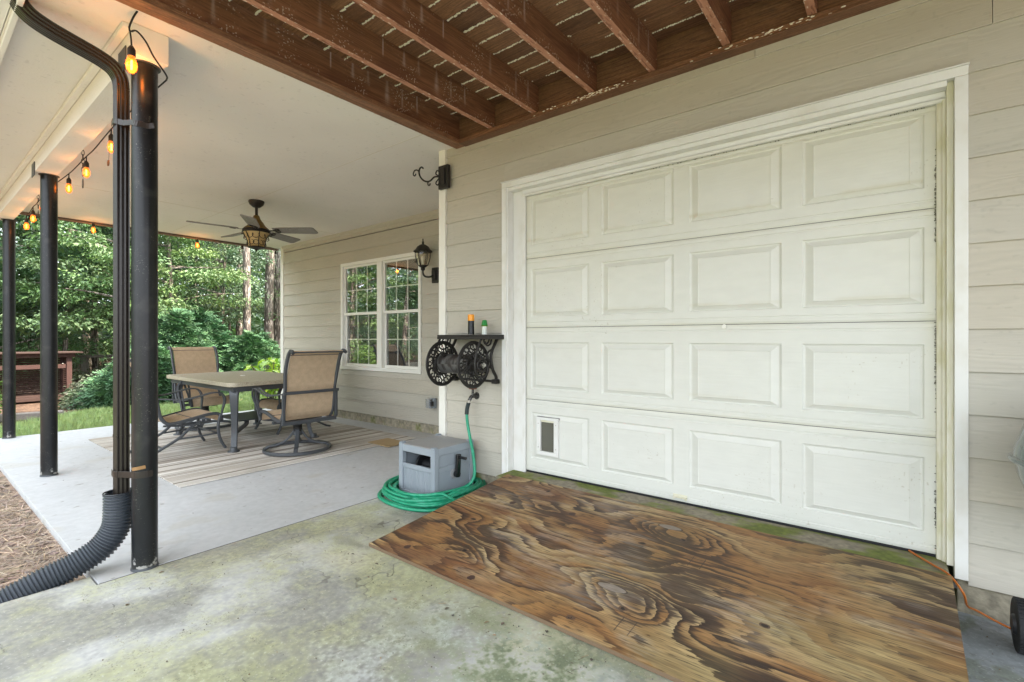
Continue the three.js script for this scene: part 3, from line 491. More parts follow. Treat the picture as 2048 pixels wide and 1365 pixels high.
/* ---------- downspout, its straps and the corrugated drain pipe ---------- */
{
  const t = thing('downspout', 'dark bronze ribbed downspout bending from the gutter down beside the nearest post', 'downspout');
  const w = .078, h = .056, P = []; const rib = (a, b, nx, ny, n) => { for (let i = 0; i < n; i++) { const s = i / n, x = a[0] + (b[0] - a[0]) * s, y = a[1] + (b[1] - a[1]) * s, k = [0, 1, 1, 0][i % 4] * .004; P.push([x - nx * k, y - ny * k]); } };
  rib([-w / 2, -h / 2], [w / 2, -h / 2], 0, -1, 16); rib([w / 2, -h / 2], [w / 2, h / 2], 1, 0, 12); rib([w / 2, h / 2], [-w / 2, h / 2], 0, 1, 16); rib([-w / 2, h / 2], [-w / 2, -h / 2], -1, 0, 12);
  part('pipe_run', sweep([[-3.315, .36, 2.275], [-3.315, .9, 2.275], [-3.315, 1.8, 2.275], [-3.315, 2.5, 2.275], [-3.315, 2.6, 2.275]], P, [1, 0, 0], 12), M.bronze, t);
  part('elbow', sweep([[-3.315, 2.6, 2.275], [-3.315, 2.66, 2.282], [-3.314, 2.705, 2.31], [-3.313, 2.732, 2.36], [-3.31, 2.77, 2.5], [-3.308, 2.79, 2.57], [-3.307, 2.82, 2.635], [-3.306, 2.86, 2.67], [-3.306, 2.92, 2.68]], P, [1, 0, 0], 30), M.bronze, t);
  const band = (y, tilt) => { const r = .0755, pts = []; for (let i = 0; i <= 14; i++) { const a = -2.3 + i / 14 * 4.0; pts.push([-3.2 + r * Math.cos(a), y + tilt * i / 14, 2.2 - r * Math.sin(a) * 1]); } return pts; };
  part('strap', [sweep([[-3.36, .512, 2.308], [-3.3, .512, 2.311], [-3.255, .513, 2.285], [-3.2, .515, 2.262], [-3.16, .517, 2.25], [-3.139, .518, 2.215], [-3.139, .518, 2.18]], rectP(.034, .003, .0008), [0, 1, 0], 24)], M.bronze, t);
  part('strap', [sweep([[-3.36, 2.42, 2.308], [-3.3, 2.42, 2.311], [-3.25, 2.405, 2.283], [-3.2, 2.4, 2.263], [-3.16, 2.39, 2.249], [-3.138, 2.385, 2.2], [-3.12, 2.39, 2.18]], rectP(.03, .003, .0008), [0, 1, 0], 24), xf(cyl(.004, .004, .05, 6), [-3.12, 2.4, 2.2], [.6, 0, -1.2])], M.bronze, t);
  part('rust_patch', sweep([[-3.19, .545, 2.2592], [-3.158, .552, 2.2435], [-3.1405, .558, 2.212]], rectP(.018, .0016, .0004), [0, 1, 0], 10), std({ color: 0x8a6a44, roughness: .9 }), t);
  part('joint_collar', sweep([[-3.315, .705, 2.275], [-3.315, .72, 2.275]], P.map(([a, b]) => [a * 1.05, b * 1.05]), [1, 0, 0], 2), M.bronze, t);

  const d = thing('corrugated_drain_pipe', 'black corrugated drain pipe curving from the downspout foot out over the mulch edge', 'drain pipe');
  const len = 1.3, pitch = .0175;
  const g = sweep([[-3.325, .405, 2.285], [-3.325, .32, 2.285], [-3.327, .22, 2.295], [-3.335, .13, 2.35], [-3.345, .07, 2.45], [-3.355, .025, 2.58], [-3.36, -.035, 2.75], [-3.37, -.075, 2.95], [-3.38, -.1, 3.2]], circP(.069, 28), [1, 0, 0], 520, { open: true, smooth: true, scale: t2 => 1 - .08 * (1 + Math.cos(t2 * len / pitch * Math.PI * 2)) });
  part('corrugated_wall', g, phy({ color: 0x3a3f45, roughness: .34, side: THREE.DoubleSide }), d);
  part('rim', xf(new THREE.TorusGeometry(.066, .004, 8, 32), [-3.325, .406, 2.285], [Math.PI / 2, 0, 0]), M.pipe, d);
}

/* ---------- plywood ramp sheet ---------- */
{
  const t = thing('plywood_sheet', 'large weathered knotty plywood sheet sloping from the garage ledge to the slab', 'plywood');
  const A = V(-2.266, .226, .203), B = V(.205, .226, .243), C = V(.2, .022, 1.31), D = V(-2.455, .022, 1.293), th = .018;
  const N = 24, Q = 10, pos = [], uv = [], P = (a, b) => { const p = A.clone().lerp(B, a).lerp(D.clone().lerp(C, a), b); p.y += .006 * Math.sin(a * 3.1) * Math.sin(b * 3.1) + .004 * (fbm(a * 4, b * 3, 2, 55) - .5); return p; };
  for (let i = 0; i < N; i++) for (let j = 0; j < Q; j++) { const q = [[i, j], [i, j + 1], [i + 1, j + 1], [i, j], [i + 1, j + 1], [i + 1, j]]; for (const [a, b] of q) { const p = P(a / N, b / Q); pos.push(p.x, p.y, p.z); uv.push(a / N, b / Q); } }
  const g = new THREE.BufferGeometry(); g.setAttribute('position', new THREE.Float32BufferAttribute(pos, 3)); g.setAttribute('uv', new THREE.Float32BufferAttribute(uv, 2)); g.computeVertexNormals(); part('face_veneer', smooth(g), M.ply, t);
  const e = [], euv = [], edge = (pts) => { for (let i = 0; i < pts.length - 1; i++) { const a = pts[i], b = pts[i + 1], a2 = a.clone(), b2 = b.clone(); a2.y -= th; b2.y -= th; for (const [p, u, v] of [[a, i, 1], [a2, i, 0], [b2, i + 1, 0], [a, i, 1], [b2, i + 1, 0], [b, i + 1, 1]]) { e.push(p.x, p.y, p.z); euv.push(u * .15, v); } } };
  const L = (f) => Array.from({ length: N + 1 }, (_, i) => f(i / N)); edge(L(s => P(s, 1))); edge(L(s => P(1, 1 - s))); edge(L(s => P(0, s))); edge(L(s => P(1 - s, 0)));
  const eg = new THREE.BufferGeometry(); eg.setAttribute('position', new THREE.Float32BufferAttribute(e, 3)); eg.setAttribute('uv', new THREE.Float32BufferAttribute(euv, 2)); eg.computeVertexNormals(); part('ply_edge', eg, M.plyEdge, t);
  const bp = []; for (let i = 0; i < N; i++) { const q = [P(i / N, 0), P((i + 1) / N, 0), P((i + 1) / N, 1), P(i / N, 1)]; q.forEach(p => p.y -= th); for (const k of [0, 1, 2, 0, 2, 3]) bp.push(q[k].x, q[k].y, q[k].z); } part('underside', fromTris(bp), M.plyEdge, t);
}
/* ---------- rug, mat ---------- */
{
  const g = bx(-7.73, -4.65, .003, .011, -.95, 1.58, 0, 'x', false), p = g.attributes.position, uv = g.attributes.uv; for (let i = 0; i < p.count; i++) uv.setXY(i, (p.getX(i) + 7.73) / 3.08, (p.getZ(i) + .95) / 2.53);
  const r = part('outdoor_rug', g, M.rug, scene); r.userData = { label: 'taupe and cream striped outdoor rug under the patio table', category: 'rug' };
  const m = part('door_mat', bx(-4.9, -4.5, .003, .016, -.72, -.42, .006), std({ color: 0xa58d66, roughness: .95, bumpMap: rep(TX.grain, 5, 5), bumpScale: .004 }), scene); m.userData = { label: 'small tan mat on the porch slab behind the grey hose box', category: 'mat' };
}
/* ---------- patio table ---------- */
{
  const t = thing('patio_table', 'rectangular patio table with a stone top and dark curved metal legs', 'table', [-6.565, 0, .28]);
  const s = new THREE.Shape(), hx = 1.005, hz = .55, c = .09; s.moveTo(-hx + c, -hz); s.lineTo(hx - c, -hz); s.quadraticCurveTo(hx, -hz, hx, -hz + c); s.lineTo(hx, hz - c); s.quadraticCurveTo(hx, hz, hx - c, hz); s.lineTo(-hx + c, hz); s.quadraticCurveTo(-hx, hz, -hx, hz - c); s.lineTo(-hx, -hz + c); s.quadraticCurveTo(-hx, -hz, -hx + c, -hz);
  part('stone_top', muv(new THREE.ExtrudeGeometry(s, { depth: .034, bevelEnabled: true, bevelThickness: .006, bevelSize: .006, bevelSegments: 2, curveSegments: 8 }).rotateX(-Math.PI / 2).translate(0, .725, 0)), M.stone, t);
  part('umbrella_hole_cap', cyl(.03, .028, .006, 20, 0, .7655, 0), M.white, t);
  part('apron', [bx(-hx + .05, hx - .05, .66, .718, hz - .075, hz - .05, .003), bx(-hx + .05, hx - .05, .66, .718, -hz + .05, -hz + .075, .003), bx(hx - .075, hx - .05, .66, .718, -hz + .076, hz - .076, .003), bx(-hx + .05, -hx + .075, .66, .718, -hz + .076, hz - .076, .003), bx(-hx + .08, hx - .08, .7, .7185, -.03, .03)], M.iron, t);
  for (const [x, z] of [[.9, .47], [-.62, .5], [.87, -.46], [-.62, -.46]]) {
    const ox = Math.sign(x), oz = Math.sign(z);
    const pts = [[x - .03 * ox, .715, z - .03 * oz], [x + .02 * ox, .64, z + .005 * oz], [x + .02 * ox, .54, z + .005 * oz], [x - .02 * ox, .36, z - .015 * oz], [x - .035 * ox, .2, z - .02 * oz], [x, .05, z], [x + .025 * ox, .02, z + .012 * oz]];
    const sd = [oz, 0, -ox * .6], k = s2 => 1.15 - .45 * Math.sin(Math.min(1, s2 * 1.15) * Math.PI * .55);
    const lg = part('leg', [sweep(pts, rectP(.1, .03, .006), sd, 26, { scale: k }), sweep(pts.map(([a, b, cc]) => [a - .012 * ox, b, cc - .012 * oz]), rectP(.03, .05, .004), sd, 26, { scale: k })], M.iron, t);
    part('foot', [cyl(.062, .055, .012, 24, x + .02 * ox, .011, z + .01 * oz), cyl(.04, .034, .035, 16, x + .015 * ox, .023, z + .008 * oz)], M.iron, lg);
  }
  for (const q of [[[.86, .2, .44], [.35, .23, .1], [-.2, .23, .1], [-.6, .2, .46]], [[.84, .2, -.44], [.35, .23, -.1], [-.2, .23, -.1], [-.6, .2, -.44]]]) part('stretcher', sweep(q, rectP(.03, .045), [0, 1, 0], 20), M.iron, t);
  part('lower_shelf', bx(-.2, .45, .252, .264, -.24, .24, .004), M.iron, t);
}
/* ---------- sling chairs ---------- */
{
  const prof = [[.315, .33], [.312, .385], [.285, .425], [.2, .432], [.05, .405], [-.12, .372], [-.2, .375], [-.255, .44], [-.285, .58], [-.305, .72], [-.335, .88], [-.385, 1.02], [-.425, 1.085], [-.475, 1.11], [-.515, 1.085]];
  function makeChair(swivel) {
    const o = new THREE.Group(), I = M.iron, W = .272;
    for (const s of [-1, 1]) part('side_rail', sweep(prof.map(([z, y], i) => [s * (W + (i > 9 ? .012 : 0)), y, z]), rectP(.03, .034, .007), [1, 0, 0], 46), I, o);
    const sl = (a, b, n) => sweep(prof.slice(a, b).map(([z, y]) => [0, y, z]), [[-W + .012, -.002], [W - .012, -.002], [W - .012, .002], [-W + .012, .002]], [1, 0, 0], 26);
    part('seat', sl(0, 7), M.sling, o); part('backrest', sl(6, 15), M.sling, o);
    part('back_edge', [bx(-W, W, 1.085, 1.1, -.52, -.505, .005), bx(-W, W, 1.058, 1.067, -.412, -.404, .003)], M.iron, o); part('seat_band', sweep([[-W, .4, .04], [0, .397, .04], [W, .4, .04]], rectP(.012, .02, .002), [0, 0, 1], 8), I, o);
    for (const s of [-1, 1]) {
      const arm = (dx) => [[s * (W + .01), .665, -.315], [s * (W + .03 + dx * .5), .65, -.2], [s * (W + .04 + dx), .635, -.08], [s * (W + .05 + dx), .66, .07], [s * (W + .05 + dx), .69, .2], [s * (W + .045 + dx), .675, .285], [s * (W + .035 + dx), .6, .325], [s * (W + .02 + dx * .4), .48, .315], [s * (W + .015), .37, .3]];
      part('armrest', [sweep(arm(0), rectP(.022, .014, .003), [1, 0, 0], 34), sweep(arm(.04), rectP(.022, .014, .003), [1, 0, 0], 34)], I, o);
    }
    if (swivel) {
      part('rear_frame', [bx(-W - .03, W + .03, .655, .685, -.345, -.315, .004), bx(-W - .025, W + .025, .335, .375, -.3, -.265, .004), bx(-W - .03, -W, .375, .655, -.318, -.288, .004, 'y'), bx(W, W + .03, .375, .655, -.318, -.288, .004, 'y')], I, o);
      part('swivel_plate', [bx(-W, W, .315, .345, -.02, .02, .004), bx(-.02, .02, .316, .344, -.27, .28, .004), bx(-.12, .12, .3, .315, -.12, .12, .004)], I, o);
      part('swivel_spring', Array.from({ length: 5 }, (_, i) => xf(new THREE.TorusGeometry(.04, .009, 6, 16), [0, .22 + i * .018, 0], [Math.PI / 2, 0, 0])), M.blackIron, o);
      part('hub', cyl(.05, .038, .09, 24, 0, .17, 0), I, o);
      for (let k = 0; k < 4; k++) { const a = k * Math.PI / 2 + .5, c = Math.cos(a), q = Math.sin(a); part('base_leg', sweep([[.03, .24], [.05, .2], [.1, .13], [.2, .075], [.29, .06], [.325, .035]].map(([r, y]) => [r * c, y, r * q]), rectP(.042, .02, .004), [-q, 0, c], 22), I, o); }
      const ring = []; for (let k = 0; k < 28; k++) ring.push([.335 * Math.cos(k / 28 * 6.2832), .026, .335 * Math.sin(k / 28 * 6.2832)]); part('base_ring', sweep(ring, rectP(.034, .03, .006), [0, 1, 0], 64, { closed: true }), I, o);
    } else {
      for (const s of [-1, 1]) {
        const x = s * (W + .015); part('front_leg', sweep([[x, .42, .3], [x + s * .004, .3, .275], [x + s * .006, .18, .28], [x + s * .01, .08, .31], [x + s * .015, .012, .345]], rectP(.032, .026, .005), [1, 0, 0], 24), I, o);
        const y = s * (W - .02); part('rear_leg', sweep([[y, .36, .12], [y, .3, .02], [y, .2, -.08], [y, .1, -.24], [y, .03, -.36], [y, .013, -.42]], rectP(.03, .026, .005), [1, 0, 0], 26), I, o);
        part('side_stretcher', sweep([[x, .2, .28], [x - s * .01, .19, .1], [y, .185, -.1]], rectP(.02, .02, .004), [1, 0, 0], 10), I, o); part('sled_bar', sweep([[y, .335, .23], [y, .33, 0], [y, .35, -.23]], rectP(.024, .02, .004), [1, 0, 0], 12), I, o);
      }
      part('cross_stretcher', bx(-W, W, .19, .206, .27, .286, .003), I, o); part('cross_stretcher', bx(-W + .02, W - .02, .1, .116, -.25, -.234, .003), I, o);
    }
    return o;
  }
  const sw = makeChair(true), ar = makeChair(false); ar.scale.y = .93; const put = (o, n, label, x, z, deg) => { o.name = numbered(n); scene.add(o); o.position.set(x, .011, z); o.rotation.set(0, deg * Math.PI / 180, 0); o.userData = { label, category: 'patio chair', group: 'sling chairs around the patio table' }; };
  put(sw, 'swivel_chair', 'tan sling swivel chair with its back to the camera, nearest the window wall', -5.17, .29, -93);
  put(sw.clone(), 'swivel_chair', 'tan sling swivel chair facing the camera across the far end of the table', -7.53, .37, 90);
  put(ar, 'patio_armchair', 'low four-legged sling armchair beside the nearest post, its seat seen side-on', -6.17, 1.1, 180);
  put(ar.clone(), 'patio_armchair', 'four-legged sling armchair mostly hidden behind the near swivel chair', -6.44, -.3, 0);
}
/* ---------- ceiling fan ---------- */
{
  const t = thing('ceiling_fan', 'five-blade bronze ceiling fan with a scrolled amber light bowl under the porch ceiling', 'ceiling fan', [-5.98, 2.889, .37]);
  const bz = std({ color: 0x2f2a26, roughness: .4, metalness: .5 }), gd = std({ color: 0x7a6234, roughness: .45, metalness: .5 });
  part('canopy', lathe([[0, 0], [.085, 0], [.088, -.012], [.075, -.045], [.04, -.075], [.02, -.08], [0, -.08]]), bz, t); part('downrod', cyl(.016, .016, .12, 14, 0, -.195, 0), bz, t);
  part('motor_housing', lathe([[.0, -.17], [.03, -.175], [.045, -.22], [.075, -.26], [.1, -.3], [.135, -.33], [.14, -.345], [0, -.345]]), gd, t); part('motor_band', lathe([[0, -.3455], [.15, -.3455], [.152, -.36], [.135, -.372], [0, -.372]]), bz, t);
  const bm = std({ map: wood([128, 124, 120], [96, 90, 86], [150, 146, 142], 991, 512, 128), roughness: .55 }); bm.map.repeat.set(1.2, 3);
  const az0 = Math.atan2(3.04 - .37, 5.98) + .12; // one blade points to the camera's side of the porch
  for (let k = 0; k < 5; k++) {
    const a = az0 + k * 2 * Math.PI / 5, sh = new THREE.Shape(); sh.moveTo(.2, -.05); sh.lineTo(.3, -.07); sh.lineTo(.66, -.078); sh.quadraticCurveTo(.7, -.074, .705, -.05); sh.lineTo(.69, .06); sh.quadraticCurveTo(.685, .078, .66, .078); sh.lineTo(.3, .066); sh.lineTo(.2, .05);
    const m4 = (g) => g.applyMatrix4(new THREE.Matrix4().makeRotationX(-.24)).applyMatrix4(new THREE.Matrix4().makeRotationY(-a)).translate(0, -.352, 0);
    const b = part('blade', m4(muv(new THREE.ExtrudeGeometry(sh, { depth: .007, bevelEnabled: true, bevelSize: .002, bevelThickness: .002, bevelSegments: 1 }).rotateX(Math.PI / 2).translate(0, .008, 0))), bm, t);
    part('blade_iron', m4(merge([bx(.12, .27, -.006, -.001, -.016, .016, .002), xf(new THREE.TorusGeometry(.026, .006, 6, 14), [.25, -.004, .022], [Math.PI / 2, 0, 0]), xf(new THREE.TorusGeometry(.026, .006, 6, 14), [.25, -.004, -.022], [Math.PI / 2, 0, 0])])), bz, b);
  }
  const bowl = [[.148, -.373], [.14, -.4], [.112, -.44], [.095, -.49], [.09, -.53], [.086, -.555]];
  part('amber_bowl', lathe([[.001, -.553], [.08, -.55], [.086, -.53], [.09, -.49], [.107, -.44], [.132, -.4], [.138, -.376]]), phy({ color: 0xd8b97c, roughness: .5, transmission: .35 }), t);
  part('bowl_rim', xf(new THREE.TorusGeometry(.149, .008, 8, 40), [0, -.378, 0], [Math.PI / 2, 0, 0]), bz, t); part('bowl_cap', lathe([[.0, -.61], [.008, -.6], [.012, -.588], [.04, -.575], [.095, -.56], [.095, -.552], [0, -.552]]), bz, t);
  const sc = []; for (let k = 0; k < 6; k++) { const a = k * Math.PI / 3 + .2; sc.push(tube(bowl.map(([r, y]) => [(r + .004) * Math.cos(a), y, (r + .004) * Math.sin(a)]), .005, 14, 6)); for (const [yy, rr2, R] of [[-.425, .036, .127], [-.505, .028, .098]]) for (const s of [-1, 1]) { const b2 = a + Math.PI / 6 + s * .24, g = new THREE.TorusGeometry(rr2, .0035, 5, 20, 5.4).rotateZ(s > 0 ? 2.6 : .1).rotateX(-.22).rotateY(Math.PI / 2 - b2); sc.push(g.translate(R * Math.cos(b2), yy, R * Math.sin(b2))); } }
  part('scrollwork', sc, bz, t);
}
/* ---------- wall lantern, hook bracket, outlet ---------- */
{
  const t = thing('wall_lantern', 'black carriage wall lantern with curved ribs between the window and corner board', 'wall lamp', [-4.63, 2.06, -1.272]), B = M.blackIron;
  part('back_plate', xf(new RoundedBoxGeometry(.12, .2, .022, 2, .01), [0, 0, .012]), B, t); part('boss', xf(new RoundedBoxGeometry(.07, .12, .03, 2, .012), [0, 0, .036]), B, t);
  part('arm', tube([[0, -.01, .05], [-.02, -.03, .1], [-.05, -.02, .15], [-.062, .02, .165], [-.062, .05, .165]], .012, 20, 8), B, t);
  const L = (p) => lathe(p, 24).translate(-.062, 0, .165);
  part('lamp_base', L([[0, .05], [.02, .05], [.028, .065], [.022, .085], [.05, .1], [.06, .112], [0, .112]]), B, t); part('glass_shade', L([[.052, .112], [.072, .16], [.086, .22], [.09, .27], [.088, .295]]), phy({ color: 0xf4f1e6, roughness: .05, transmission: .95, thickness: 0 }), t);
  part('roof', L([[.12, .285], [.118, .3], [.095, .315], [.075, .35], [.04, .375], [.02, .38], [.012, .4], [.016, .41], [.006, .425], [.008, .445], [0, .46]]), B, t); part('lamp_bulb', L([[0, .13], [.012, .13], [.014, .17], [.026, .2], [.024, .225], [0, .24]]), M.white, t);
  for (let k = 0; k < 6; k++) { const a = k * Math.PI / 3 + .3; part('cage_rib', tube([[.056, .108], [.078, .16], [.093, .22], [.098, .27], [.1, .3]].map(([r, y]) => [-.062 + r * Math.cos(a), y, .165 + r * Math.sin(a)]), .0055, 14, 6), B, t); }

  const h = thing('plant_hook', 'black scrolled iron plant hook on its block high on the corner board', 'bracket', [-3.055, 2.64, .088]);
  part('block', [xf(new RoundedBoxGeometry(.115, .2, .035, 1, .004), [.01, 0, .018]), bx(-.02, .04, -.075, .075, .036, .05, .006)], M.blackIron, h);
  part('hook_arm', tube([[-.01, 0, .05], [-.05, .0, .075], [-.09, -.03, .09], [-.13, -.03, .1], [-.17, -.005, .11], [-.2, .04, .115], [-.2, .08, .117], [-.175, .1, .117], [-.15, .085, .117]], .0075, 40, 8), M.blackIron, h);
  part('scroll', [tube([[-.2, .06, .115], [-.225, .085, .118], [-.26, .085, .12], [-.275, .055, .12], [-.255, .04, .12], [-.24, .055, .12]], .006, 26, 6), tube([[-.11, -.03, .095], [-.11, -.06, .097], [-.09, -.07, .097], [-.08, -.055, .097]], .006, 16, 6), tube([[-.02, .01, .052], [-.05, .03, .06], [-.035, .055, .06], [-.015, .045, .055]], .006, 16, 6), tube([[-.02, -.01, .052], [-.05, -.05, .06], [-.03, -.07, .06], [-.012, -.055, .055]], .006, 16, 6)], M.blackIron, h);

  const o = thing('outdoor_outlet', 'grey weatherproof outlet with a clear cover low on the porch wall', 'outlet', [-4.66, .41, -1.268]);
  part('box', xf(new RoundedBoxGeometry(.1, .13, .05, 1, .008), [0, 0, .025]), M.grey, o); part('clear_cover', xf(new RoundedBoxGeometry(.095, .125, .06, 2, .014), [0, 0, .082]), phy({ color: 0xdfe2e4, roughness: .12, transmission: .85, thickness: 0 }), o); part('receptacle', bx(-.02, .02, -.045, .045, .051, .057, .003), M.black, o); part('plug', bx(.02, .06, -.03, .03, .06, .1, .006), M.black, o);
}
/* ---------- cast-iron hose reel, cans, spigot ---------- */
{
  const t = thing('hose_reel', 'ornate black cast-iron wall hose reel with two filigree discs and a top shelf', 'hose reel', [0, 0, 0]), B = M.blackIron;
  part('shelf', [bx(-2.945, -2.385, 1.262, 1.274, .07, .285, .004), bx(-2.945, -2.385, 1.238, 1.262, .272, .285, .003), bx(-2.398, -2.385, 1.238, 1.262, .07, .271, .003), bx(-2.945, -2.932, 1.238, 1.262, .07, .271, .003)], B, t);
  const ay = 1.04, az = .262;
  const disc = (x) => {
    const G = [xf(new THREE.TorusGeometry(.176, .011, 6, 48).scale(1, 1, .7)), xf(new THREE.TorusGeometry(.085, .008, 6, 36)), xf(new THREE.TorusGeometry(.163, .006, 5, 40)), xf(new THREE.TorusGeometry(.045, .008, 6, 24))];
    const scroll = (pts, r = .0062) => G.push(tube(pts.map(([a, q]) => [q * Math.cos(a), q * Math.sin(a), 0]), r, 22, 5));
    for (let k = 0; k < 9; k++) {
      const a = k * 2 * Math.PI / 9; scroll([[a, .085], [a + .12, .11], [a + .38, .125], [a + .46, .145], [a + .34, .158], [a + .22, .148], [a + .24, .132]]); scroll([[a + .1, .165], [a - .02, .15], [a - .06, .128], [a + .06, .118], [a + .14, .128]]);
      scroll([[a + .3, .088], [a + .5, .1], [a + .62, .12], [a + .55, .14]]); scroll([[a, .047], [a + .25, .06], [a + .2, .082]]);
      G.push(xf(new THREE.TorusGeometry(.0135, .0045, 5, 12), [.15 * Math.cos(a + .52), .15 * Math.sin(a + .52), 0]), xf(new THREE.TorusGeometry(.011, .004, 5, 12), [.105 * Math.cos(a + .2), .105 * Math.sin(a + .2), 0]));
    }
    return xf(merge(G), [x, ay, az], [0, Math.PI / 2, 0]);
  };
  part('reel_disc', disc(-2.9), B, t); part('reel_disc', disc(-2.555), B, t);
  part('drum', cyl(.077, .077, .335, 36).rotateZ(Math.PI / 2).translate(-2.56, ay, az), M.wornIron, t); part('hose_inlet', xf(cyl(.016, .016, .05, 12), [-2.84, ay + .055, az + .03], [.9, 0, 0]), B, t);
  const br = (x, s) => [sweep([[x, 1.26, .075], [x, 1.22, .09], [x, 1.16, .13], [x, 1.1, .15], [x, 1.0, .13], [x, .94, .09], [x, .905, .088]], rectP(.02, .022, .004), [1, 0, 0], 26), bx(x - .025, x + .025, .885, .92, .07, .12, .005), tube([[x, 1.26, .25], [x, 1.2, .29], [x, 1.12, .325], [x, 1.04, .338], [x, .97, .318], [x, .945, .262], [x, .97, .206], [x, 1.04, .186]], .009, 34, 6), tube([[x, 1.255, .2], [x, 1.23, .235], [x, 1.2, .215], [x, 1.22, .18], [x, 1.25, .17]], .007, 20, 6), tube([[x, 1.25, .14], [x, 1.2, .16], [x, 1.19, .2], [x, 1.22, .22]], .007, 20, 6), tube([[x, 1.16, .13], [x, 1.14, .18], [x, 1.1, .2], [x, 1.07, .17]], .008, 20, 6), tube([[x, 1.0, .13], [x, 1.02, .16], [x, 1.04, .185]], .008, 12, 6), xf(new THREE.TorusGeometry(.05, .011, 6, 28), [x, ay, az], [0, Math.PI / 2, 0]), ...Array.from({ length: 6 }, (_, i) => tube([[x, ay + .02 * Math.cos(i), az + .02 * Math.sin(i)], [x, ay + .04 * Math.cos(i + .5), az + .04 * Math.sin(i + .5)], [x, ay + .07 * Math.cos(i + .2), az + .07 * Math.sin(i + .2)]], .006, 8, 5))];
  part('side_bracket', br(-2.475), B, t); part('side_bracket', br(-2.93), B, t); part('tie_bar', bx(-2.93, -2.475, .893, .912, .075, .092, .004), B, t);
  part('axle_bolt', [cyl(.012, .012, .04, 12).rotateZ(-Math.PI / 2).translate(-2.48, ay, az), cyl(.02, .02, .012, 6).rotateZ(-Math.PI / 2).translate(-2.462, ay, az)], M.steel, t);

  const label = (w, h, draw) => { const c = document.createElement('canvas'); c.width = w; c.height = h; draw(c.getContext('2d')); const x = new THREE.CanvasTexture(c); x.colorSpace = THREE.SRGBColorSpace; return x; };
  const can = thing('spray_can', 'black and green spray can with an orange cap on the reel shelf', 'spray can', [-2.66, 1.2745, .18]);
  part('body', new THREE.CylinderGeometry(.0255, .0255, .112, 32, 1, true).translate(0, .056, 0), std({ roughness: .3, metalness: .2, map: label(512, 256, g => {
    g.fillStyle = '#14161a'; g.fillRect(0, 0, 512, 256); const X = 60, W = 300; g.fillStyle = '#101a10'; g.fillRect(X, 0, W, 256);
    g.fillStyle = '#ead9d4'; g.beginPath(); g.moveTo(X + 20, 50); g.lineTo(X + W - 20, 16); g.lineTo(X + W - 50, 52); g.lineTo(X + 30, 62); g.fill(); g.fillStyle = '#b9cf2c'; g.fillRect(X, 80, W, 22); g.fillStyle = '#3f9a34'; g.fillRect(X, 102, W, 18); g.fillStyle = '#14593c'; g.fillRect(X + 60, 112, W - 60, 36); g.fillStyle = '#d9a67c'; g.beginPath(); g.ellipse(X + W / 2, 176, 120, 24, 0, 0, 7); g.fill(); g.fillStyle = '#55702e'; g.fillRect(X, 210, W, 46); g.fillStyle = '#a8b06c'; g.fillRect(X, 226, W, 6); g.fillRect(X, 244, W, 4);
  }) }), can); can.rotation.y = 1.2;
  part('shoulder', lathe([[.0255, .112], [.022, .118], [.02, .12], [0, .12]]), M.steel, can); part('cap', lathe([[.0262, .112], [.0268, .116], [.026, .158], [.0235, .163], [.016, .16], [0, .158]]), std({ color: 0xf09a10, roughness: .35 }), can); part('base_rim', xf(new THREE.TorusGeometry(.0245, .002, 6, 28), [0, .002, 0], [Math.PI / 2, 0, 0]), M.steel, can);
  const bo = thing('repellent_bottle', 'small white bottle with a green tapered cap on the reel shelf', 'bottle', [-2.525, 1.2745, .17]); bo.rotation.y = 1.1;
  part('body', new THREE.CylinderGeometry(.0205, .0215, .068, 28, 1, false).scale(1, 1, .8).translate(0, .034, 0), std({ roughness: .4, map: label(512, 256, g => { g.fillStyle = '#d5dcd2'; g.fillRect(0, 0, 512, 256); const X = 90; g.fillStyle = '#f2b320'; g.beginPath(); g.moveTo(X, 10); g.lineTo(X + 110, 20); g.lineTo(X + 220, 80); g.lineTo(X + 90, 110); g.lineTo(X + 70, 60); g.fill(); g.fillStyle = '#1f8a72'; g.beginPath(); g.moveTo(X + 60, 170); g.lineTo(X + 100, 130); g.lineTo(X + 190, 120); g.lineTo(X + 130, 160); g.fill(); g.fillStyle = '#b9cdca'; g.fillRect(X + 40, 190, 150, 50); }) }), bo);
  part('cap', lathe([[0, .068], [.026, .068], [.0245, .076], [.0175, .112], [.015, .115], [0, .115]]), std({ color: 0x0f7a2c, roughness: .45 }), bo); part('cap_lip', lathe([[.0, .066], [.0265, .066], [.0265, .0685], [0, .0685]]), std({ color: 0xc8c820, roughness: .5 }), bo);

  const s = thing('hose_spigot', 'weathered brass spigot with a rusty red wheel handle under the hose reel', 'spigot', [-2.7, .77, .062]);
  part('flange', cyl(.03, .03, .008, 20).rotateX(Math.PI / 2).translate(0, 0, .002), M.wornIron, s); part('valve_body', [tube([[0, 0, .005], [0, .002, .05], [0, -.004, .075], [-.004, -.035, .095]], .015, 20, 10), cyl(.011, .01, .05, 12, 0, .01, .055)], M.wornIron, s);
  const hw = []; for (let k = 0; k < 6; k++) hw.push(xf(new THREE.TorusGeometry(.009, .004, 6, 12), [.022 * Math.cos(k * 1.047), .064, .055 + .022 * Math.sin(k * 1.047)], [Math.PI / 2, 0, 0])); hw.push(cyl(.012, .012, .008, 12, 0, .06, .055)); part('wheel_handle', hw, std({ color: 0x8c4a38, roughness: .75 }), s);
}
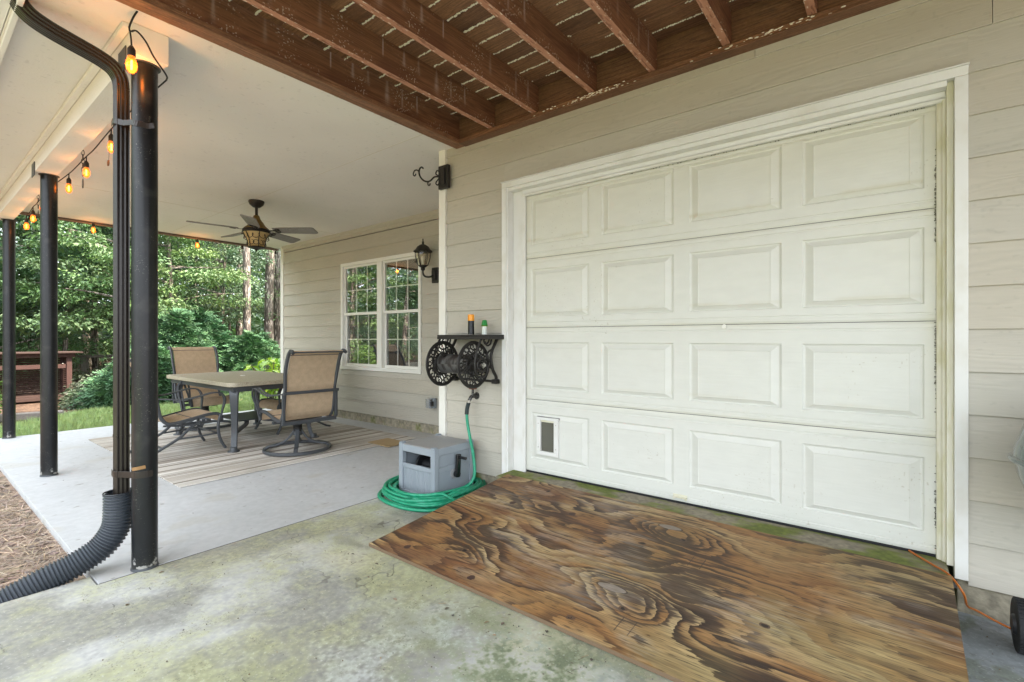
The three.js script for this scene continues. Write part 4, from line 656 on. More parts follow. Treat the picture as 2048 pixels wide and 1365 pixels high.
/* ---------- hose box and green hose ---------- */
{
  const t = thing('hose_box', 'grey plastic hose storage box with corner posts and a black crank', 'hose box'), G = M.grey;
  const x0 = -3.1, x1 = -2.685, z0 = .12, z1 = .555, H = .415, p = .045;
  for (const x of [x0, x1 - p]) for (const z of [z0, z1 - p]) { const q = part('corner_post', bx(x, x + p, 0, H, z, z + p, .006, 'y'), G, t); part('post_cap', bx(x + .004, x + p - .004, H + .0005, H + .008, z + .004, z + p - .004, .003), G, q); }
  part('lid', bx(x0 + .012, x1 - .012, H - .06, H - .004, z0 + .012, z1 - .012, .008), M.greyTop, t); part('lid_rail', [bx(x0 + p, x1 - p, H - .062, H - .008, z1 - .0115, z1 - .002, .004), bx(x1 - .0115, x1 - .002, H - .062, H - .008, z0 + p, z1 - p, .004)], G, t);
  part('rail', [bx(x0 + p, x1 - p, .225, .262, z1 - .024, z1 - .004, .004), bx(x1 - .024, x1 - .004, .225, .262, z0 + p, z1 - p, .004), bx(x0 + p, x1 - p, .005, .05, z1 - .024, z1 - .004, .004), bx(x1 - .024, x1 - .004, .005, .05, z0 + p, z1 - p, .004)], G, t);
  const sl = []; for (let k = 0; k < 16; k++) { const a = x0 + p + k * (x1 - x0 - 2 * p) / 16; sl.push(bx(a + .0008, a + (x1 - x0 - 2 * p) / 16 - .0008, .05, .225, z1 - .03, z1 - .016, .003, 'y')); } part('beadboard_panel', sl, G, t);
  part('side_panel', [bx(x1 - .03, x1 - .014, .05, .225, z0 + p, z1 - p), bx(x1 - .03, x1 - .014, .262, .355, z0 + p, z1 - p), bx(x0 + .01, x0 + .02, .02, .35, z0 + p, z1 - p), bx(x0 + p, x1 - p, .02, .35, z0 + .01, z0 + .02)], G, t);
  part('inner_drum', [cyl(.1, .1, .02, 28).rotateZ(Math.PI / 2).translate(-2.98, .22, .37), cyl(.1, .1, .02, 28).rotateZ(Math.PI / 2).translate(-2.78, .22, .37), cyl(.05, .05, .2, 20).rotateZ(Math.PI / 2).translate(-2.78, .22, .37)], M.black, t); part('inner_floor', bx(x0 + .03, x1 - .035, .04, .05, z0 + .03, z1 - .035), M.black, t);
  const c = part('crank', [xf(new RoundedBoxGeometry(.026, .18, .046, 2, .01), [x1 + .017, .25, .32], [-.06, 0, 0]), cyl(.026, .024, .03, 20).rotateZ(-Math.PI / 2).translate(x1 - .003, .185, .325), cyl(.011, .012, .075, 14).rotateZ(-Math.PI / 2).translate(x1 + .02, .315, .314)], phy({ color: 0x121314, roughness: .25, clearcoat: .4 }), t);
  part('crank_boss', cyl(.044, .042, .008, 24).rotateZ(-Math.PI / 2).translate(x1 - .0135, .19, .33), M.greyTop, c);

  const h = thing('garden_hose', 'green garden hose coiled round the grey box and rising to the spigot', 'hose'); const pts = [], cx = -2.87, cz = .35, n = 11.4, step = 20;
  for (let i = 0; i <= n * step; i++) {
    const a = i / step * 2 * Math.PI + .6, L = i / step, li = Math.floor(L), w = hash(li, 7, 3), layer = (li % 4), lv = Math.floor(li / 4);
    const sq = 1 + .07 * Math.pow(Math.sin(2 * a), 2), R = (.305 + layer * .026 + .02 * Math.sin(a * 1 + w * 6) + .012 * Math.sin(2 * a + w * 20)) * sq, y = .014 + lv * .024 + .012 * (1 + Math.sin(a + w * 9)) * (lv > 0 ? 1 : .1) + .028 * Math.max(0, Math.sin(a * .5 + w * 12)) * (layer < 2 ? .8 : .2);
    pts.push([cx + R * 1.0 * Math.cos(a) - .012 * layer, y, cz + R * 1.02 * Math.sin(a) + .02]);
  }
  const last = pts.length; pts.splice(last - 6, 6); pts.push([-2.59, .1, .3], [-2.565, .16, .25], [-2.6, .3, .215], [-2.66, .44, .19], [-2.705, .56, .175], [-2.72, .64, .168]);
  part('hose_run', (() => { const g = tube(pts, .0125, 900, 9); const uv = g.attributes.uv; for (let i = 0; i < uv.count; i++) uv.setX(i, uv.getX(i) * 20); const g2 = g; for (let i = 0; i < uv.count; i++) uv.setXY(i, uv.getY(i), uv.getX(i)); return g2; })(), M.hose, h);
  part('hose_grip', tube([[-2.72, .628, .169], [-2.716, .68, .165], [-2.706, .722, .16]], .017, 10, 12), std({ color: 0x1d2b2a, roughness: .6 }), h); part('coupling', cyl(.016, .016, .02, 12).translate(-2.704, .722, .159), M.steel, h);
}
/* ---------- cord, grill ---------- */
{
  const c = part('extension_cord', tube([[.06, .213, -.02], [.09, .213, .03], [.15, .213, .12], [.2, .212, .2], [.238, .17, .245], [.262, .08, .16], [.3, .045, .1], [.36, .02, .1], [.42, .012, .13], [.5, .012, .2]], .0045, 60, 8), M.orange, scene); c.userData = { label: 'orange extension cord running under the garage door past the plywood corner', category: 'cord' };
  const t = thing('kettle_grill', 'grey-green kettle grill cut off by the right edge of the frame', 'grill', [.652, 0, .46]), en = phy({ color: 0x4e5c58, roughness: .18, clearcoat: .8, clearcoatRoughness: .1 });
  part('bowl', lathe([[0, .5], [.1, .51], [.19, .56], [.25, .64], [.283, .74], [.288, .79]], 48), en, t); part('lid', lathe([[.296, .796], [.29, .84], [.262, .93], [.2, 1.01], [.12, 1.055], [0, 1.07]], 48), en, t); part('lid_rim', [xf(new THREE.TorusGeometry(.295, .012, 10, 56), [0, .796, 0], [Math.PI / 2, 0, 0])], en, t);
  part('lid_handle', tube([[-.05, 1.06, 0], [-.05, 1.11, 0], [.05, 1.11, 0], [.05, 1.06, 0]], .012, 20, 8), M.black, t); part('vent', cyl(.05, .05, .006, 20, .12, 1.045, .05), M.steel, t);
  for (const [x, z] of [[-.2, -.16], [.22, -.16], [.02, .25]]) part('leg', xf(cyl(.012, .012, .62, 12), [x * 1.1, .03, z * 1.1], [-z * .3, 0, x * .3]), M.steel, t);
  for (const x of [-.232, .28]) { const w = part('wheel', [cyl(.1, .1, .05, 36).rotateZ(Math.PI / 2).translate(x + .02, .1, -.19), ...Array.from({ length: 36 }, (_, i) => bx(x - .028, x + .018, -.004, .004, .097, .104).rotateX(i / 36 * 6.2832).translate(0, .1, -.19))], M.rubber, t); part('hub_cap', cyl(.04, .035, .012, 20).rotateZ(Math.PI / 2).translate(x - .028, .1, -.19), M.black, w); }
  part('axle', cyl(.008, .008, .48, 10).rotateZ(-Math.PI / 2).translate(-.22, .1, -.19), M.steel, t);
}
/* ---------- string lights ---------- */
{
  const bulb = (t, x, y, z, lit) => { // y = middle of the glass
    const s = part('socket', lathe([[0, .095], [.005, .095], [.011, .086], [.0175, .074], [.018, .04], [.015, .036], [0, .036]], 16).translate(x, y, z), M.socket, t);
    const g = part('bulb', lathe([[.0, -.048], [.01, -.046], [.02, -.034], [.0255, -.012], [.024, .006], [.018, .026], [.014, .045]], 20).translate(x, y, z), lit ? M.glow : M.bulbGlass, t);
    part('filament', [cyl(.004, .004, .045, 6, x - .0045, y - .028, z), cyl(.004, .004, .045, 6, x + .0045, y - .028, z)], lit ? M.filament : M.wornIron, g);
    if (lit) { const l = new THREE.PointLight(0xffa050, z > 2.2 ? .045 : .016, 0, 2); l.position.set(x, y - .002, z); l.castShadow = true; l.shadow.radius = 1.5; t.add(l); l.name = 'bulb_light'; }
    return [x, y + .1, z];
  };
  const near = thing('string_light', 'glowing bulb on a black cord hung before the beam end and nearest post', 'string light');
  bulb(near, -3.05, 2.645, 2.295, 1); part('cord', [tube([[-2.9, 3.0, 2.25], [-2.96, 2.93, 2.27], [-3.0, 2.86, 2.3], [-3.05, 2.815, 2.305], [-3.05, 2.81, 2.3], [-2.985, 2.79, 2.29], [-2.955, 2.74, 2.26], [-2.99, 2.7, 2.22], [-3.05, 2.66, 2.15], [-3.3, 2.74, 2.07]], .0045, 60, 6), tube([[-3.05, 2.815, 2.302], [-3.05, 2.775, 2.297], [-3.05, 2.74, 2.295]], .004, 8, 6)], M.rubber, near);
  const B = thing('string_light', 'run of glowing bulbs on a black cord along the porch beam', 'string light');
  const b1 = [[-4.55, 2.668], [-5.31, 2.64], [-5.97, 2.634], [-6.75, 2.66], [-7.25, 2.66], [-7.85, 2.643], [-8.31, 2.62]], c1 = [[-3.3, 2.74, 2.07]];
  for (const [x, y] of b1) { const q = bulb(B, x, y, 2.05, 1); c1.push([x + .3, q[1] + .012, 2.06], [x, q[1] + .03, 2.05]); part('drop', tube([[x, q[1] - .004, 2.05], [x, q[1] + .03, 2.05]], .004, 4, 6), M.rubber, B); } c1.push([-8.7, 2.82, 2.0]); part('cord', tube(c1, .0045, 120, 6), M.rubber, B);
  const F = thing('string_light', 'string of bulbs along the far porch edge toward the woods, two unlit', 'string light'), c2 = [[-8.72, 2.82, 2.0]];
  for (const [y, z, l] of [[2.77, 1.335, 1], [2.752, .05, 1], [2.75, -.63, 0], [2.74, -1.2, 0]]) { bulb(F, -8.75, y - .01, z, l); c2.push([-8.755, 2.858, z + .35], [-8.75, 2.853, z]); } c2.push([-8.74, 2.7, -1.255]); part('cord', tube(c2, .0045, 80, 6), M.rubber, F);
  // chains that carry the cord
  for (const [x, y0, n, lb] of [[-5.43, 2.885, 7, 'short hanging chain with a carabiner on the beam cord, nearer the camera'], [-7.52, 2.885, 5, 'short hanging chain on the beam cord near the farthest post']]) {
    const t = thing('hanging_chain', lb, 'chain'); for (let k = 0; k < n; k++) part('chain_link', new THREE.TorusGeometry(.014, .0028, 6, 14).scale(.75, 1.5, 1).rotateY(k % 2 ? 1.2 : -.4).translate(x, y0 - .02 - k * .036, 2.05), M.wornIron, t);
    part('carabiner', tube([[x, y0 - .025 - n * .036, 2.05], [x - .018, y0 - .05 - n * .036, 2.05], [x - .014, y0 - .1 - n * .036, 2.05], [x + .012, y0 - .1 - n * .036, 2.05], [x + .02, y0 - .05 - n * .036, 2.05], [x, y0 - .025 - n * .036, 2.05]], .0028, 40, 6), M.wornIron, t);
  }
  const st = thing('cord_clip', 'small hexagonal wooden charm hanging from the beam cord', 'charm'); part('charm', xf(cyl(.024, .024, .006, 6), [-4.62, 2.56, 2.05], [Math.PI / 2, .3, 0]), std({ color: 0x7a4a28, roughness: .8 }), st); part('charm_thread', tube([[-4.62, 2.585, 2.05], [-4.6, 2.68, 2.05], [-4.58, 2.79, 2.05]], .0015, 8, 5), M.rubber, st);
}

/* ---------- firewood rack ---------- */
{
  const t = thing('firewood_rack', 'reddish-brown slatted firewood rack with a flat roof at the wood edge', 'firewood rack', [-14.1, -.1, 1.75]);
  const st = std({ map: wood([76, 49, 43], [52, 34, 29], [94, 64, 55], 1101, 256, 128), roughness: .75 }); st.map.repeat.set(.5, 2);
  const dk = std({ map: wood([66, 46, 39], [46, 31, 26], [84, 62, 53], 1131, 256, 128), roughness: .8 }); dk.map.repeat.set(.5, 2);
  // the open front faces +x; z runs along it
  const zR = -1.1, zL = 1.6, d = .62, H = .94;
  for (const [x, z] of [[0, zR], [0, zL], [-d, zR], [-d, zL], [0, .35]]) part('post', bx(x - .09, x, 0, H, z, z + .09, .004, 'y'), st, t);
  part('roof', bx(-d - .22, .14, H + .085, H + .115, zR - .16, zL + .26, .004, 'z'), dk, t); part('fascia', [bx(.0, .03, H, H + .084, zR - .05, zL + .15, .003, 'z'), bx(-d - .1, 0, H, H + .084, zR - .05, zR - .02, .003)], st, t); part('fascia', bx(-.06, -.02, H - .24, H - .15, zR + .092, zL - .002, .003, 'z'), st, t);
  part('base_rail', bx(-.1, .02, .03, .1, zR - .05, zL + .12, .004, 'z'), dk, t);
  for (let k = 0; k < 17; k++) { const y = .13 + k * .047; part('slat', bx(-d, -d + .018, y, y + .033, zR + .09, zL, .002, 'z'), dk, t); part('slat', bx(-d + .02, -.092, y, y + .033, zR + .03, zR + .05, .002), dk, t); }
  part('floor', bx(-d, -.1, .1, .125, zR + .1, zL, .002, 'z'), dk, t); for (const [y, z] of [[.8, -.95], [.78, -.1]]) part('bolt', new THREE.SphereGeometry(.016, 8, 6).translate(-.018, y, z), M.steel, t);
  const lg = []; for (let v = 0; v < 4; v++) { const s = new THREE.Shape(), a0 = rnd() * 6; if (v % 2) { s.moveTo(0, 0); for (let i = 0; i <= 6; i++) { const a = a0 + i / 6 * 1.6; s.lineTo(.11 * Math.cos(a), .11 * Math.sin(a)); } } else for (let i = 0; i < 9; i++) { const a = i / 9 * 6.283, r = .06 * rr(.85, 1.1); i ? s.lineTo(r * Math.cos(a), r * Math.sin(a)) : s.moveTo(r, 0); } lg.push(muv(new THREE.ExtrudeGeometry(s, { depth: .42, bevelEnabled: false }).rotateY(-Math.PI / 2).translate(.2, 0, 0), 'x')); }
  const lm = [[150, 108, 72], [128, 92, 64], [172, 134, 96]].map((b, i) => { const m = std({ map: wood(b, mul3(b, .6), mul3(b, 1.2), 1201 + i * 20, 256, 128), roughness: .9 }); m.map.repeat.set(1, 4); return m; });
  let n = 0; for (let row = 0; row < 4; row++) for (let z = 1.4; z > -.15 + row * .28; z -= rr(.11, .15)) { const o = new THREE.Mesh(lg[n % 4], lm[n % 3]); o.castShadow = o.receiveShadow = true; o.name = numbered('firewood_log'); o.position.set(-14.42 + rr(-.05, .05), .1 + row * .105, 1.75 + z); o.rotation.set(rr(-3, 3), rr(-.2, .2), rr(-.1, .1)); o.userData = { label: 'split firewood log stacked in the slatted rack', category: 'log', group: 'firewood logs in the rack' }; scene.add(o); n++; }
}
{ // landscape timber, far plank bench
  const tb = std({ map: wood([132, 124, 116], [98, 90, 82], [156, 150, 142], 1301, 256, 128), roughness: .9 }); tb.map.repeat.set(.5, 2);
  const e = part('landscape_timber', bx(-.065, .065, -.02, .1, -1.3, 1.3, .02, 'z'), tb, scene); e.position.set(-11.55, -.09, 2.5); e.rotation.y = -.28; e.userData = { label: 'grey landscape timber edging between the lawn and the mulch', category: 'timber edging' };
  const b = thing('plank_bench', 'weathered grey plank on stub legs far back among the trees', 'bench', [-20.4, -.1, -1.5], -.5); part('plank', bx(-.2, .2, .72, .8, -1.0, 1.0, .01, 'z'), tb, b); for (const z of [-.8, .8]) part('leg', bx(-.08, .08, 0, .72, z - .08, z + .08, .01, 'y'), tb, b);
}
/* ---------- board fence far behind the trees ---------- */
{
  const fm = [[196, 164, 120], [180, 148, 106], [206, 178, 136]].map((b, i) => { const m = std({ map: wood(b, mul3(b, .75), mul3(b, 1.1), 1401 + i * 20, 256, 128), roughness: .9 }); m.map.repeat.set(1, 3); return m; });
  const P = [[-70.93, 2.74], [-58.83, -5.47], [-49.61, -11.43], [-40.39, -18.66], [-33.56, -24.02]];
  const t = thing('board_fence', 'tan vertical-board privacy fence far behind the tree trunks', 'fence');
  for (let i = 0; i < P.length - 1; i++) { const [ax, az] = P[i], [bx2, bz] = P[i + 1], L = Math.hypot(bx2 - ax, bz - az), a = Math.atan2(-(bz - az), bx2 - ax), n = Math.floor(L / .15), q = [[], [], []]; for (let k = 0; k < n; k++) { const x = k * L / n; q[k % 3].push(bx(x, x + L / n - .008, 0, 1.78 + rr(-.02, .03), -.01 + rr(-.004, .004), .012, 0, 'y')); } q.forEach((l, j) => { const g = merge(l).rotateY(a).translate(ax, -.1, az); part('fence_board', g, fm[j], t, { kind: 'stuff' }); }); for (let k = 0; k <= L; k += 2.4) part('fence_post', bx(k - .05, k + .05, 0, 1.9, -.12, -.02, .005, 'y').rotateY(a).translate(ax, -.1, az), fm[1], t); }
}
/* ---------- foliage ---------- */
const leafPts = (len, wid, fold, droop) => { const P = [[0, 0, 0], [wid * .5, fold, len * .4], [wid * .36, fold * .9 - droop * .3, len * .72], [0, -droop, len], [-wid * .36, fold * .9 - droop * .3, len * .72], [-wid * .5, fold, len * .4]], mid = [0, -droop * .3, len * .55], out = []; const T = (a, b, c) => out.push(...a, ...b, ...c); T(P[0], P[1], mid); T(P[1], P[2], mid); T(P[2], P[3], mid); T(P[3], P[4], mid); T(P[4], P[5], mid); T(P[5], P[0], mid); return out; };
function spray(n, R, len, wid) { // a flat layered twig of leaves
  const all = []; for (let i = 0; i < n; i++) { const a = rnd() * 6.283, r = R * Math.sqrt(rnd()), L = len * rr(.7, 1.2), g = fromTris(leafPts(L, wid * rr(.8, 1.15) * L / len, .012, L * rr(.1, .35))); g.rotateX(rr(-.1, .55)).rotateZ(rr(-.4, .4)).rotateY(a + rr(-.7, .7)).translate(r * Math.sin(a), rr(-.05, .05) - r * r * .25, r * Math.cos(a)); all.push(g); } return merge(all);
}
function frond(n, R) { // feathery conifer frond
  const all = []; for (let i = 0; i < n; i++) { const t = i / n, s = i % 2 ? 1 : -1, L = R * .5 * (1.1 - t) + .02; const g = fromTris([0, 0, 0, .016, .002, L * .5, 0, -.01, L, 0, 0, 0, 0, -.01, L, -.016, .002, L * .5]); g.rotateY(s * rr(.6, 1.0)).rotateZ(rr(-.4, .4)).translate(0, -t * t * R * .2, t * R); all.push(g); } return merge(all);
}
const sprays = [spray(18, .3, .09, .05), spray(16, .34, .1, .058), spray(20, .28, .08, .045)], fronds = [frond(18, .34), frond(16, .28)];
const leafM = (r, g, b) => phy({ color: new THREE.Color().setRGB(r, g, b), roughness: .6, transmission: .45, thickness: 0, side: THREE.DoubleSide });
M.leaf = leafM(1, 1, 1); M.needle = std({ color: 0xffffff, roughness: .8 });
function instances(name, parent, geos, mat, list, extra) { // list: [x,y,z, rx,ry,rz, s, [r,g,b], which]
  geos.forEach((g, gi) => {
    const L = list.filter(e => e[8] % geos.length === gi); if (!L.length) return; const m = new THREE.InstancedMesh(g, mat, L.length), o = new THREE.Object3D(), c = new THREE.Color();
    L.forEach((e, i) => { o.position.set(e[0], e[1], e[2]); o.rotation.set(e[3], e[4], e[5], 'YXZ'); o.scale.setScalar(e[6]); o.updateMatrix(); m.setMatrixAt(i, o.matrix); m.setColorAt(i, c.setRGB(...e[7])); });
    m.name = name; m.castShadow = m.receiveShadow = true; m.userData.kind = 'stuff'; if (extra) Object.assign(m.userData, extra); parent.add(m);
  });
}
const GREEN = [[.15, .27, .09], [.13, .25, .1], [.19, .31, .1], [.12, .23, .12], [.18, .28, .16]];
const tint = (base, k) => { const f = rr(1 - k, 1 + k); return [base[0] * f * rr(.9, 1.12), base[1] * f, base[2] * f * rr(.85, 1.2)]; };
function trunkGeo(r, h, lean, n = 12) { const a = rnd() * 6.28, pts = []; for (let i = 0; i <= 7; i++) { const t = i / 7; pts.push([Math.cos(a) * lean * t * t + rr(-.03, .03) * r * 6 * (i > 0), h * t, Math.sin(a) * lean * t * t + rr(-.03, .03) * r * 6 * (i > 0)]); } const g = sweep(pts, circP(r, n), [1, 0, 0], 26, { smooth: true, scale: t => (1 - .55 * t) * (1 + .5 * Math.exp(-t * h / .35)) * (1 + .04 * Math.sin(t * 40 + a)) }); const uv = g.attributes.uv; for (let i = 0; i < uv.count; i++) uv.setXY(i, uv.getY(i) / (6.28 * r), uv.getX(i) / 1.6); return { g, pts }; }
// tall pine: long bare trunk, crown far above the porch ceiling
function pine(x, z, r, label, h = 17) {
  const t = thing('pine_tree', label, 'tree', [x, -.12, z]), { g, pts } = trunkGeo(r, h, rr(.1, .7)); part('trunk', g, M.bark, t);
  const L = []; for (let i = 0; i < 150; i++) { const k = rnd(), y = h * (.62 + .4 * k), a = rnd() * 6.28, R = (1.1 - k) * 2.8 * Math.sqrt(rnd()); L.push([pts[6][0] + R * Math.cos(a), y, pts[6][2] + R * Math.sin(a), rr(-.6, .6), a, rr(-.4, .4), rr(2.4, 3.6), tint([.04, .085, .035], .3), i]); }
  instances('crown', t, fronds, M.needle, L);
}
// understorey hardwood: layered sprays of leaves on level limbs
function hardwood(x, z, h, R, base, label, name = 'hardwood_tree', dens = 1, low = .14, r = .07) {
  const t = thing(name, label, 'tree', [x, -.12, z]), { g, pts } = trunkGeo(r, h * .95, rr(.1, .5), 9); part('trunk', g, M.bark, t);
  const L = [], limbs = [], at = (y) => { const f = clamp(y / (h * .95)) * 7, i = Math.min(6, Math.floor(f)), k = f - i; return [pts[i][0] + (pts[i + 1][0] - pts[i][0]) * k, y, pts[i][2] + (pts[i + 1][2] - pts[i][2]) * k]; };
  const n = Math.round(h * 5.2);
  for (let b = 0; b < n; b++) {
    const y0 = h * (low + (.97 - low) * (b + rnd()) / n), a = b * 2.4 + rr(-.5, .5), len = R * rr(.55, 1.1) * Math.sin(Math.PI * clamp(.25 + .72 * y0 / h)) * 1.05, o = at(y0), up = rr(.02, .3) * len, e = [o[0] + len * Math.cos(a), y0 + up, o[2] + len * Math.sin(a)], md = [(o[0] + e[0]) / 2, y0 + up * .75, (o[2] + e[2]) / 2];
    if (b % 2 === 0) limbs.push(sweep([o, md, e], circP(.014 + .01 * len, 5), [0, 1, 0], 6, { scale: t2 => 1.1 - t2 }));
    const shade = rr(.75, 1.25), cnt = Math.round(dens * (6 + 9 * len));
    for (let i = 0; i < cnt; i++) { const s = .25 + .8 * Math.sqrt(rnd()), w = .16 + .3 * s * len * .5; L.push([o[0] + (e[0] - o[0]) * s + rr(-w, w), y0 + up * s - .12 * s * s * len + rr(-.13, .13), o[2] + (e[2] - o[2]) * s + rr(-w, w), rr(-.35, .35), rnd() * 6.28, rr(-.35, .35), rr(.8, 1.35), tint(base, .3).map(q => q * shade), L.length]); }
  }
  part('limb', limbs, M.bark, t); instances('crown', t, sprays, M.leaf, L); return L.length;
}
// trunks seen between the leaves
[[-33.91, -.87, .19, 'grey trunk far left between the two farthest porch posts'], [-27.77, -.6, .13, 'thinner grey trunk just right of the farthest porch post'], [-27.54, -2.06, .16, 'left stem of the twin trunks by the tan fence'], [-27.8, -2.42, .14, 'right stem of the twin trunks by the tan fence'], [-20.01, -2.87, .11, 'slim dark trunk close beside the nearest post'], [-23.3, -4.11, .19, 'thick brown trunk above the left corner of the far chair'], [-24.95, -5.35, .16, 'shaded trunk above the far chair, deep in the woods'], [-19.7, -4.39, .21, 'stout leaning brown trunk left of the ceiling fan lamp'], [-26.55, -6.64, .15, 'pale distant trunk behind the stout leaning one'], [-21.2, -5.75, .13, 'dark trunk directly left of the pale scaly pine'], [-15.74, -3.68, .118, 'pale scaly pine trunk below the ceiling fan'], [-17.21, -5.07, .16, 'rough furrowed trunk close to the far wall corner'], [-18.0, -5.72, .15, 'vine-wrapped dark trunk nearest the far wall corner']].forEach(a => pine(...a));
const hw = [[-19.48, 1.79, 8, 2.7], [-21.56, .88, 9, 3], [-23.81, .11, 9.5, 3], [-19.49, -.11, 8, 2.6], [-21.37, -1.17, 9, 2.9], [-16.36, -.65, 7.2, 2.2], [-20.5, -2.49, 9, 2.8], [-16.37, -1.92, 7, 2.1], [-21.6, -4.2, 8.5, 2.0], [-18.2, -3.9, 7.5, 1.6], [-24.3, -6.6, 9, 2.2], [-23.2, -8.2, 9, 2.1], [-16.4, -6.9, 7.5, 1.7], [-20.4, -8.9, 8.5, 2.2]];
const hl = ['leafy tree left of the farthest porch post', 'tall leafy tree behind the farthest post', 'pale leafy tree deep behind the farthest post', 'leafy tree over the firewood rack', 'leafy tree between second post and downspout', 'bright layered tree just left of the downspout', 'tall leafy tree hidden partly by the nearest post', 'bright layered tree right of the nearest post above the far chair', 'leafy tree behind the stout leaning trunk', 'airy light-green tree left of the pale scaly pine', 'distant leafy tree behind the pale scaly pine', 'distant leafy tree left of the furrowed trunk', 'small leafy tree by the far wall corner', 'leafy tree mostly hidden by the porch wall'];
hw.forEach(([x, z, h, R], i) => hardwood(x, z, h, R, GREEN[i % 5], hl[i], 'hardwood_tree', i > 7 ? .85 : 1, i === 7 ? .3 : i > 7 ? .26 : i < 3 ? .05 : .2));
// trees across the yard that the window panes reflect
[[-14, 8.5, 8, 2.6], [-18, 6, 9, 3], [-17.5, 11, 9.5, 3], [-22, 9, 10, 3.2], [-12.5, 13, 9, 2.8], [-20, 15, 10, 3.2], [-26, 13, 11, 3.4], [-9, 16, 9, 3], [-15.5, 4.6, 5, 2.4], [-20, 3.6, 8, 2.6], [-24, 6, 9, 3], [-14.5, 6.2, 4, 2]].forEach(([x, z, h, R], i) => hardwood(x, z, h, R, GREEN[(i * 2 + 1) % 5], 'leafy yard tree across the lawn, seen only as a reflection in the porch window', 'yard_tree', .9, .04, .12));
for (const o of scene.children) if (/^yard_tree/.test(o.name)) o.userData.group = 'yard trees reflected in the window';
// evergreen shrubs behind the table
function conifer(x, z, h, R, label, base) {
  const t = thing('evergreen_shrub', label, 'shrub', [x, -.12, z]); part('stem', sweep([[0, 0, 0], [.03, h * .5, .02], [0, h * .93, 0]], circP(.04, 7), [1, 0, 0], 8, { scale: q => 1.1 - q }), M.bark, t);
  const L = []; for (let i = 0; i < 3800; i++) { const k = Math.pow(rnd(), 1.15), a = rnd() * 6.28, y = h * (.03 + .95 * k) * (.86 + .3 * vn(a * 1.6, x + 4, 1611)), bump = .72 + .5 * fbm(a * 1.9 + x * 3, y * 3.4, 3, 1601), rad = R * (1 - Math.pow(k, 1.6)) * bump + .05, q = rad * (.55 + .45 * Math.sqrt(rnd())); L.push([q * Math.cos(a), y, q * Math.sin(a), rr(-.55, .35), Math.PI / 2 - a + rr(-.7, .7), rr(-.8, .8), rr(.55, 1.1), tint(base, .4), i]); }
  instances('foliage', t, fronds, M.needle, L);
}
conifer(-13.3, -1.0, 1.85, 1.0, 'dark evergreen shrub directly behind the far chair', [.075, .165, .07]); conifer(-14.2, -1.9, 1.95, 1.1, 'tallest dark evergreen shrub, behind the middle of the table', [.065, .15, .065]); conifer(-13.2, -2.6, 1.35, .9, 'dark evergreen shrub behind the right half of the table', [.08, .175, .07]); conifer(-15.2, -3.7, 1.35, .9, 'small evergreen shrub at the foot of the pale scaly pine', [.075, .165, .07]); conifer(-12.3, -.2, 1.05, .8, 'low evergreen shrub seen between the post and the far chair', [.085, .18, .075]);
// greyish brush by the rack and low woodland growth
function bush(x, z, h, R, base, label, n, geos = sprays) { const t = thing('bush', label, 'bush', [x, -.12, z]); const st = []; for (let i = 0; i < 7; i++) { const a = i * .9; st.push(sweep([[0, 0, 0], [R * .3 * Math.cos(a), h * .5, R * .3 * Math.sin(a)], [R * .6 * Math.cos(a), h * .9, R * .6 * Math.sin(a)]], circP(.012, 5), [1, 0, 0], 5, { scale: q => 1.1 - q })); } part('stem', st, M.bark, t); const L = []; for (let i = 0; i < n; i++) { const a = rnd() * 6.28, q = R * Math.sqrt(rnd()), y = h * (1 - .6 * q * q / R / R) * (.25 + .75 * rnd()); L.push([q * Math.cos(a), y, q * Math.sin(a), rr(-.6, .6), rnd() * 6.28, rr(-.6, .6), rr(.45, .9), tint(base, .3), i]); } instances('foliage', t, geos, M.leaf, L); }
bush(-13.3, -.1, .75, .85, [.13, .17, .1], 'grey-green wispy bush right of the firewood rack', 420); bush(-14.3, -.6, .85, .9, [.12, .16, .1], 'pale wispy bush behind the grey-green one by the rack', 420); bush(-12.6, .45, .35, .55, [.1, .16, .07], 'low bush at the foot of the rack corner', 200); bush(-11.6, 2.7, 1.25, .6, [.16, .3, .03], 'bright yellow-green bush left of the farthest porch post', 420);
{ // hydrangea by the wall end: each big leaf its own piece
  const t = thing('hydrangea', 'bright yellow-green large-leaved shrub at the far wall corner', 'shrub', [-9.55, -.09, -1.5]), gs = [0, 1, 2].map(() => fromTris(leafPts(.2, .125, .016, .06))), ms = [[.3, .42, .03], [.22, .36, .03], [.36, .46, .05], [.17, .3, .06]].map(c => leafM(...c.map(q => Math.min(.7, q * 1.5))));
  const st = []; for (let s = 0; s < 13; s++) { const a = s * 2.4, R = .12 + .4 * (s / 13), h = rr(.75, 1.12) * (1.05 - .35 * R), e = [R * Math.cos(a), h, R * Math.sin(a)]; st.push(sweep([[0, 0, 0], [e[0] * .5, h * .55, e[2] * .5], e], circP(.01, 5), [1, 0, 0], 6));
    for (let k = 0; k < 11; k++) { const b = k * 2.2 + s, f = 1 - Math.floor(k / 3) * .15, g = gs[k % 3]; const m = part('leaf', g, ms[(k + s) % 4], t); m.position.set(e[0] * f, e[1] * f - .015 * k, e[2] * f); m.rotation.set(rr(.05, .5), b, rr(-.3, .3), 'YXZ'); m.scale.setScalar(rr(.75, 1.15)); } }
  part('stem', st, M.bark, t);
}
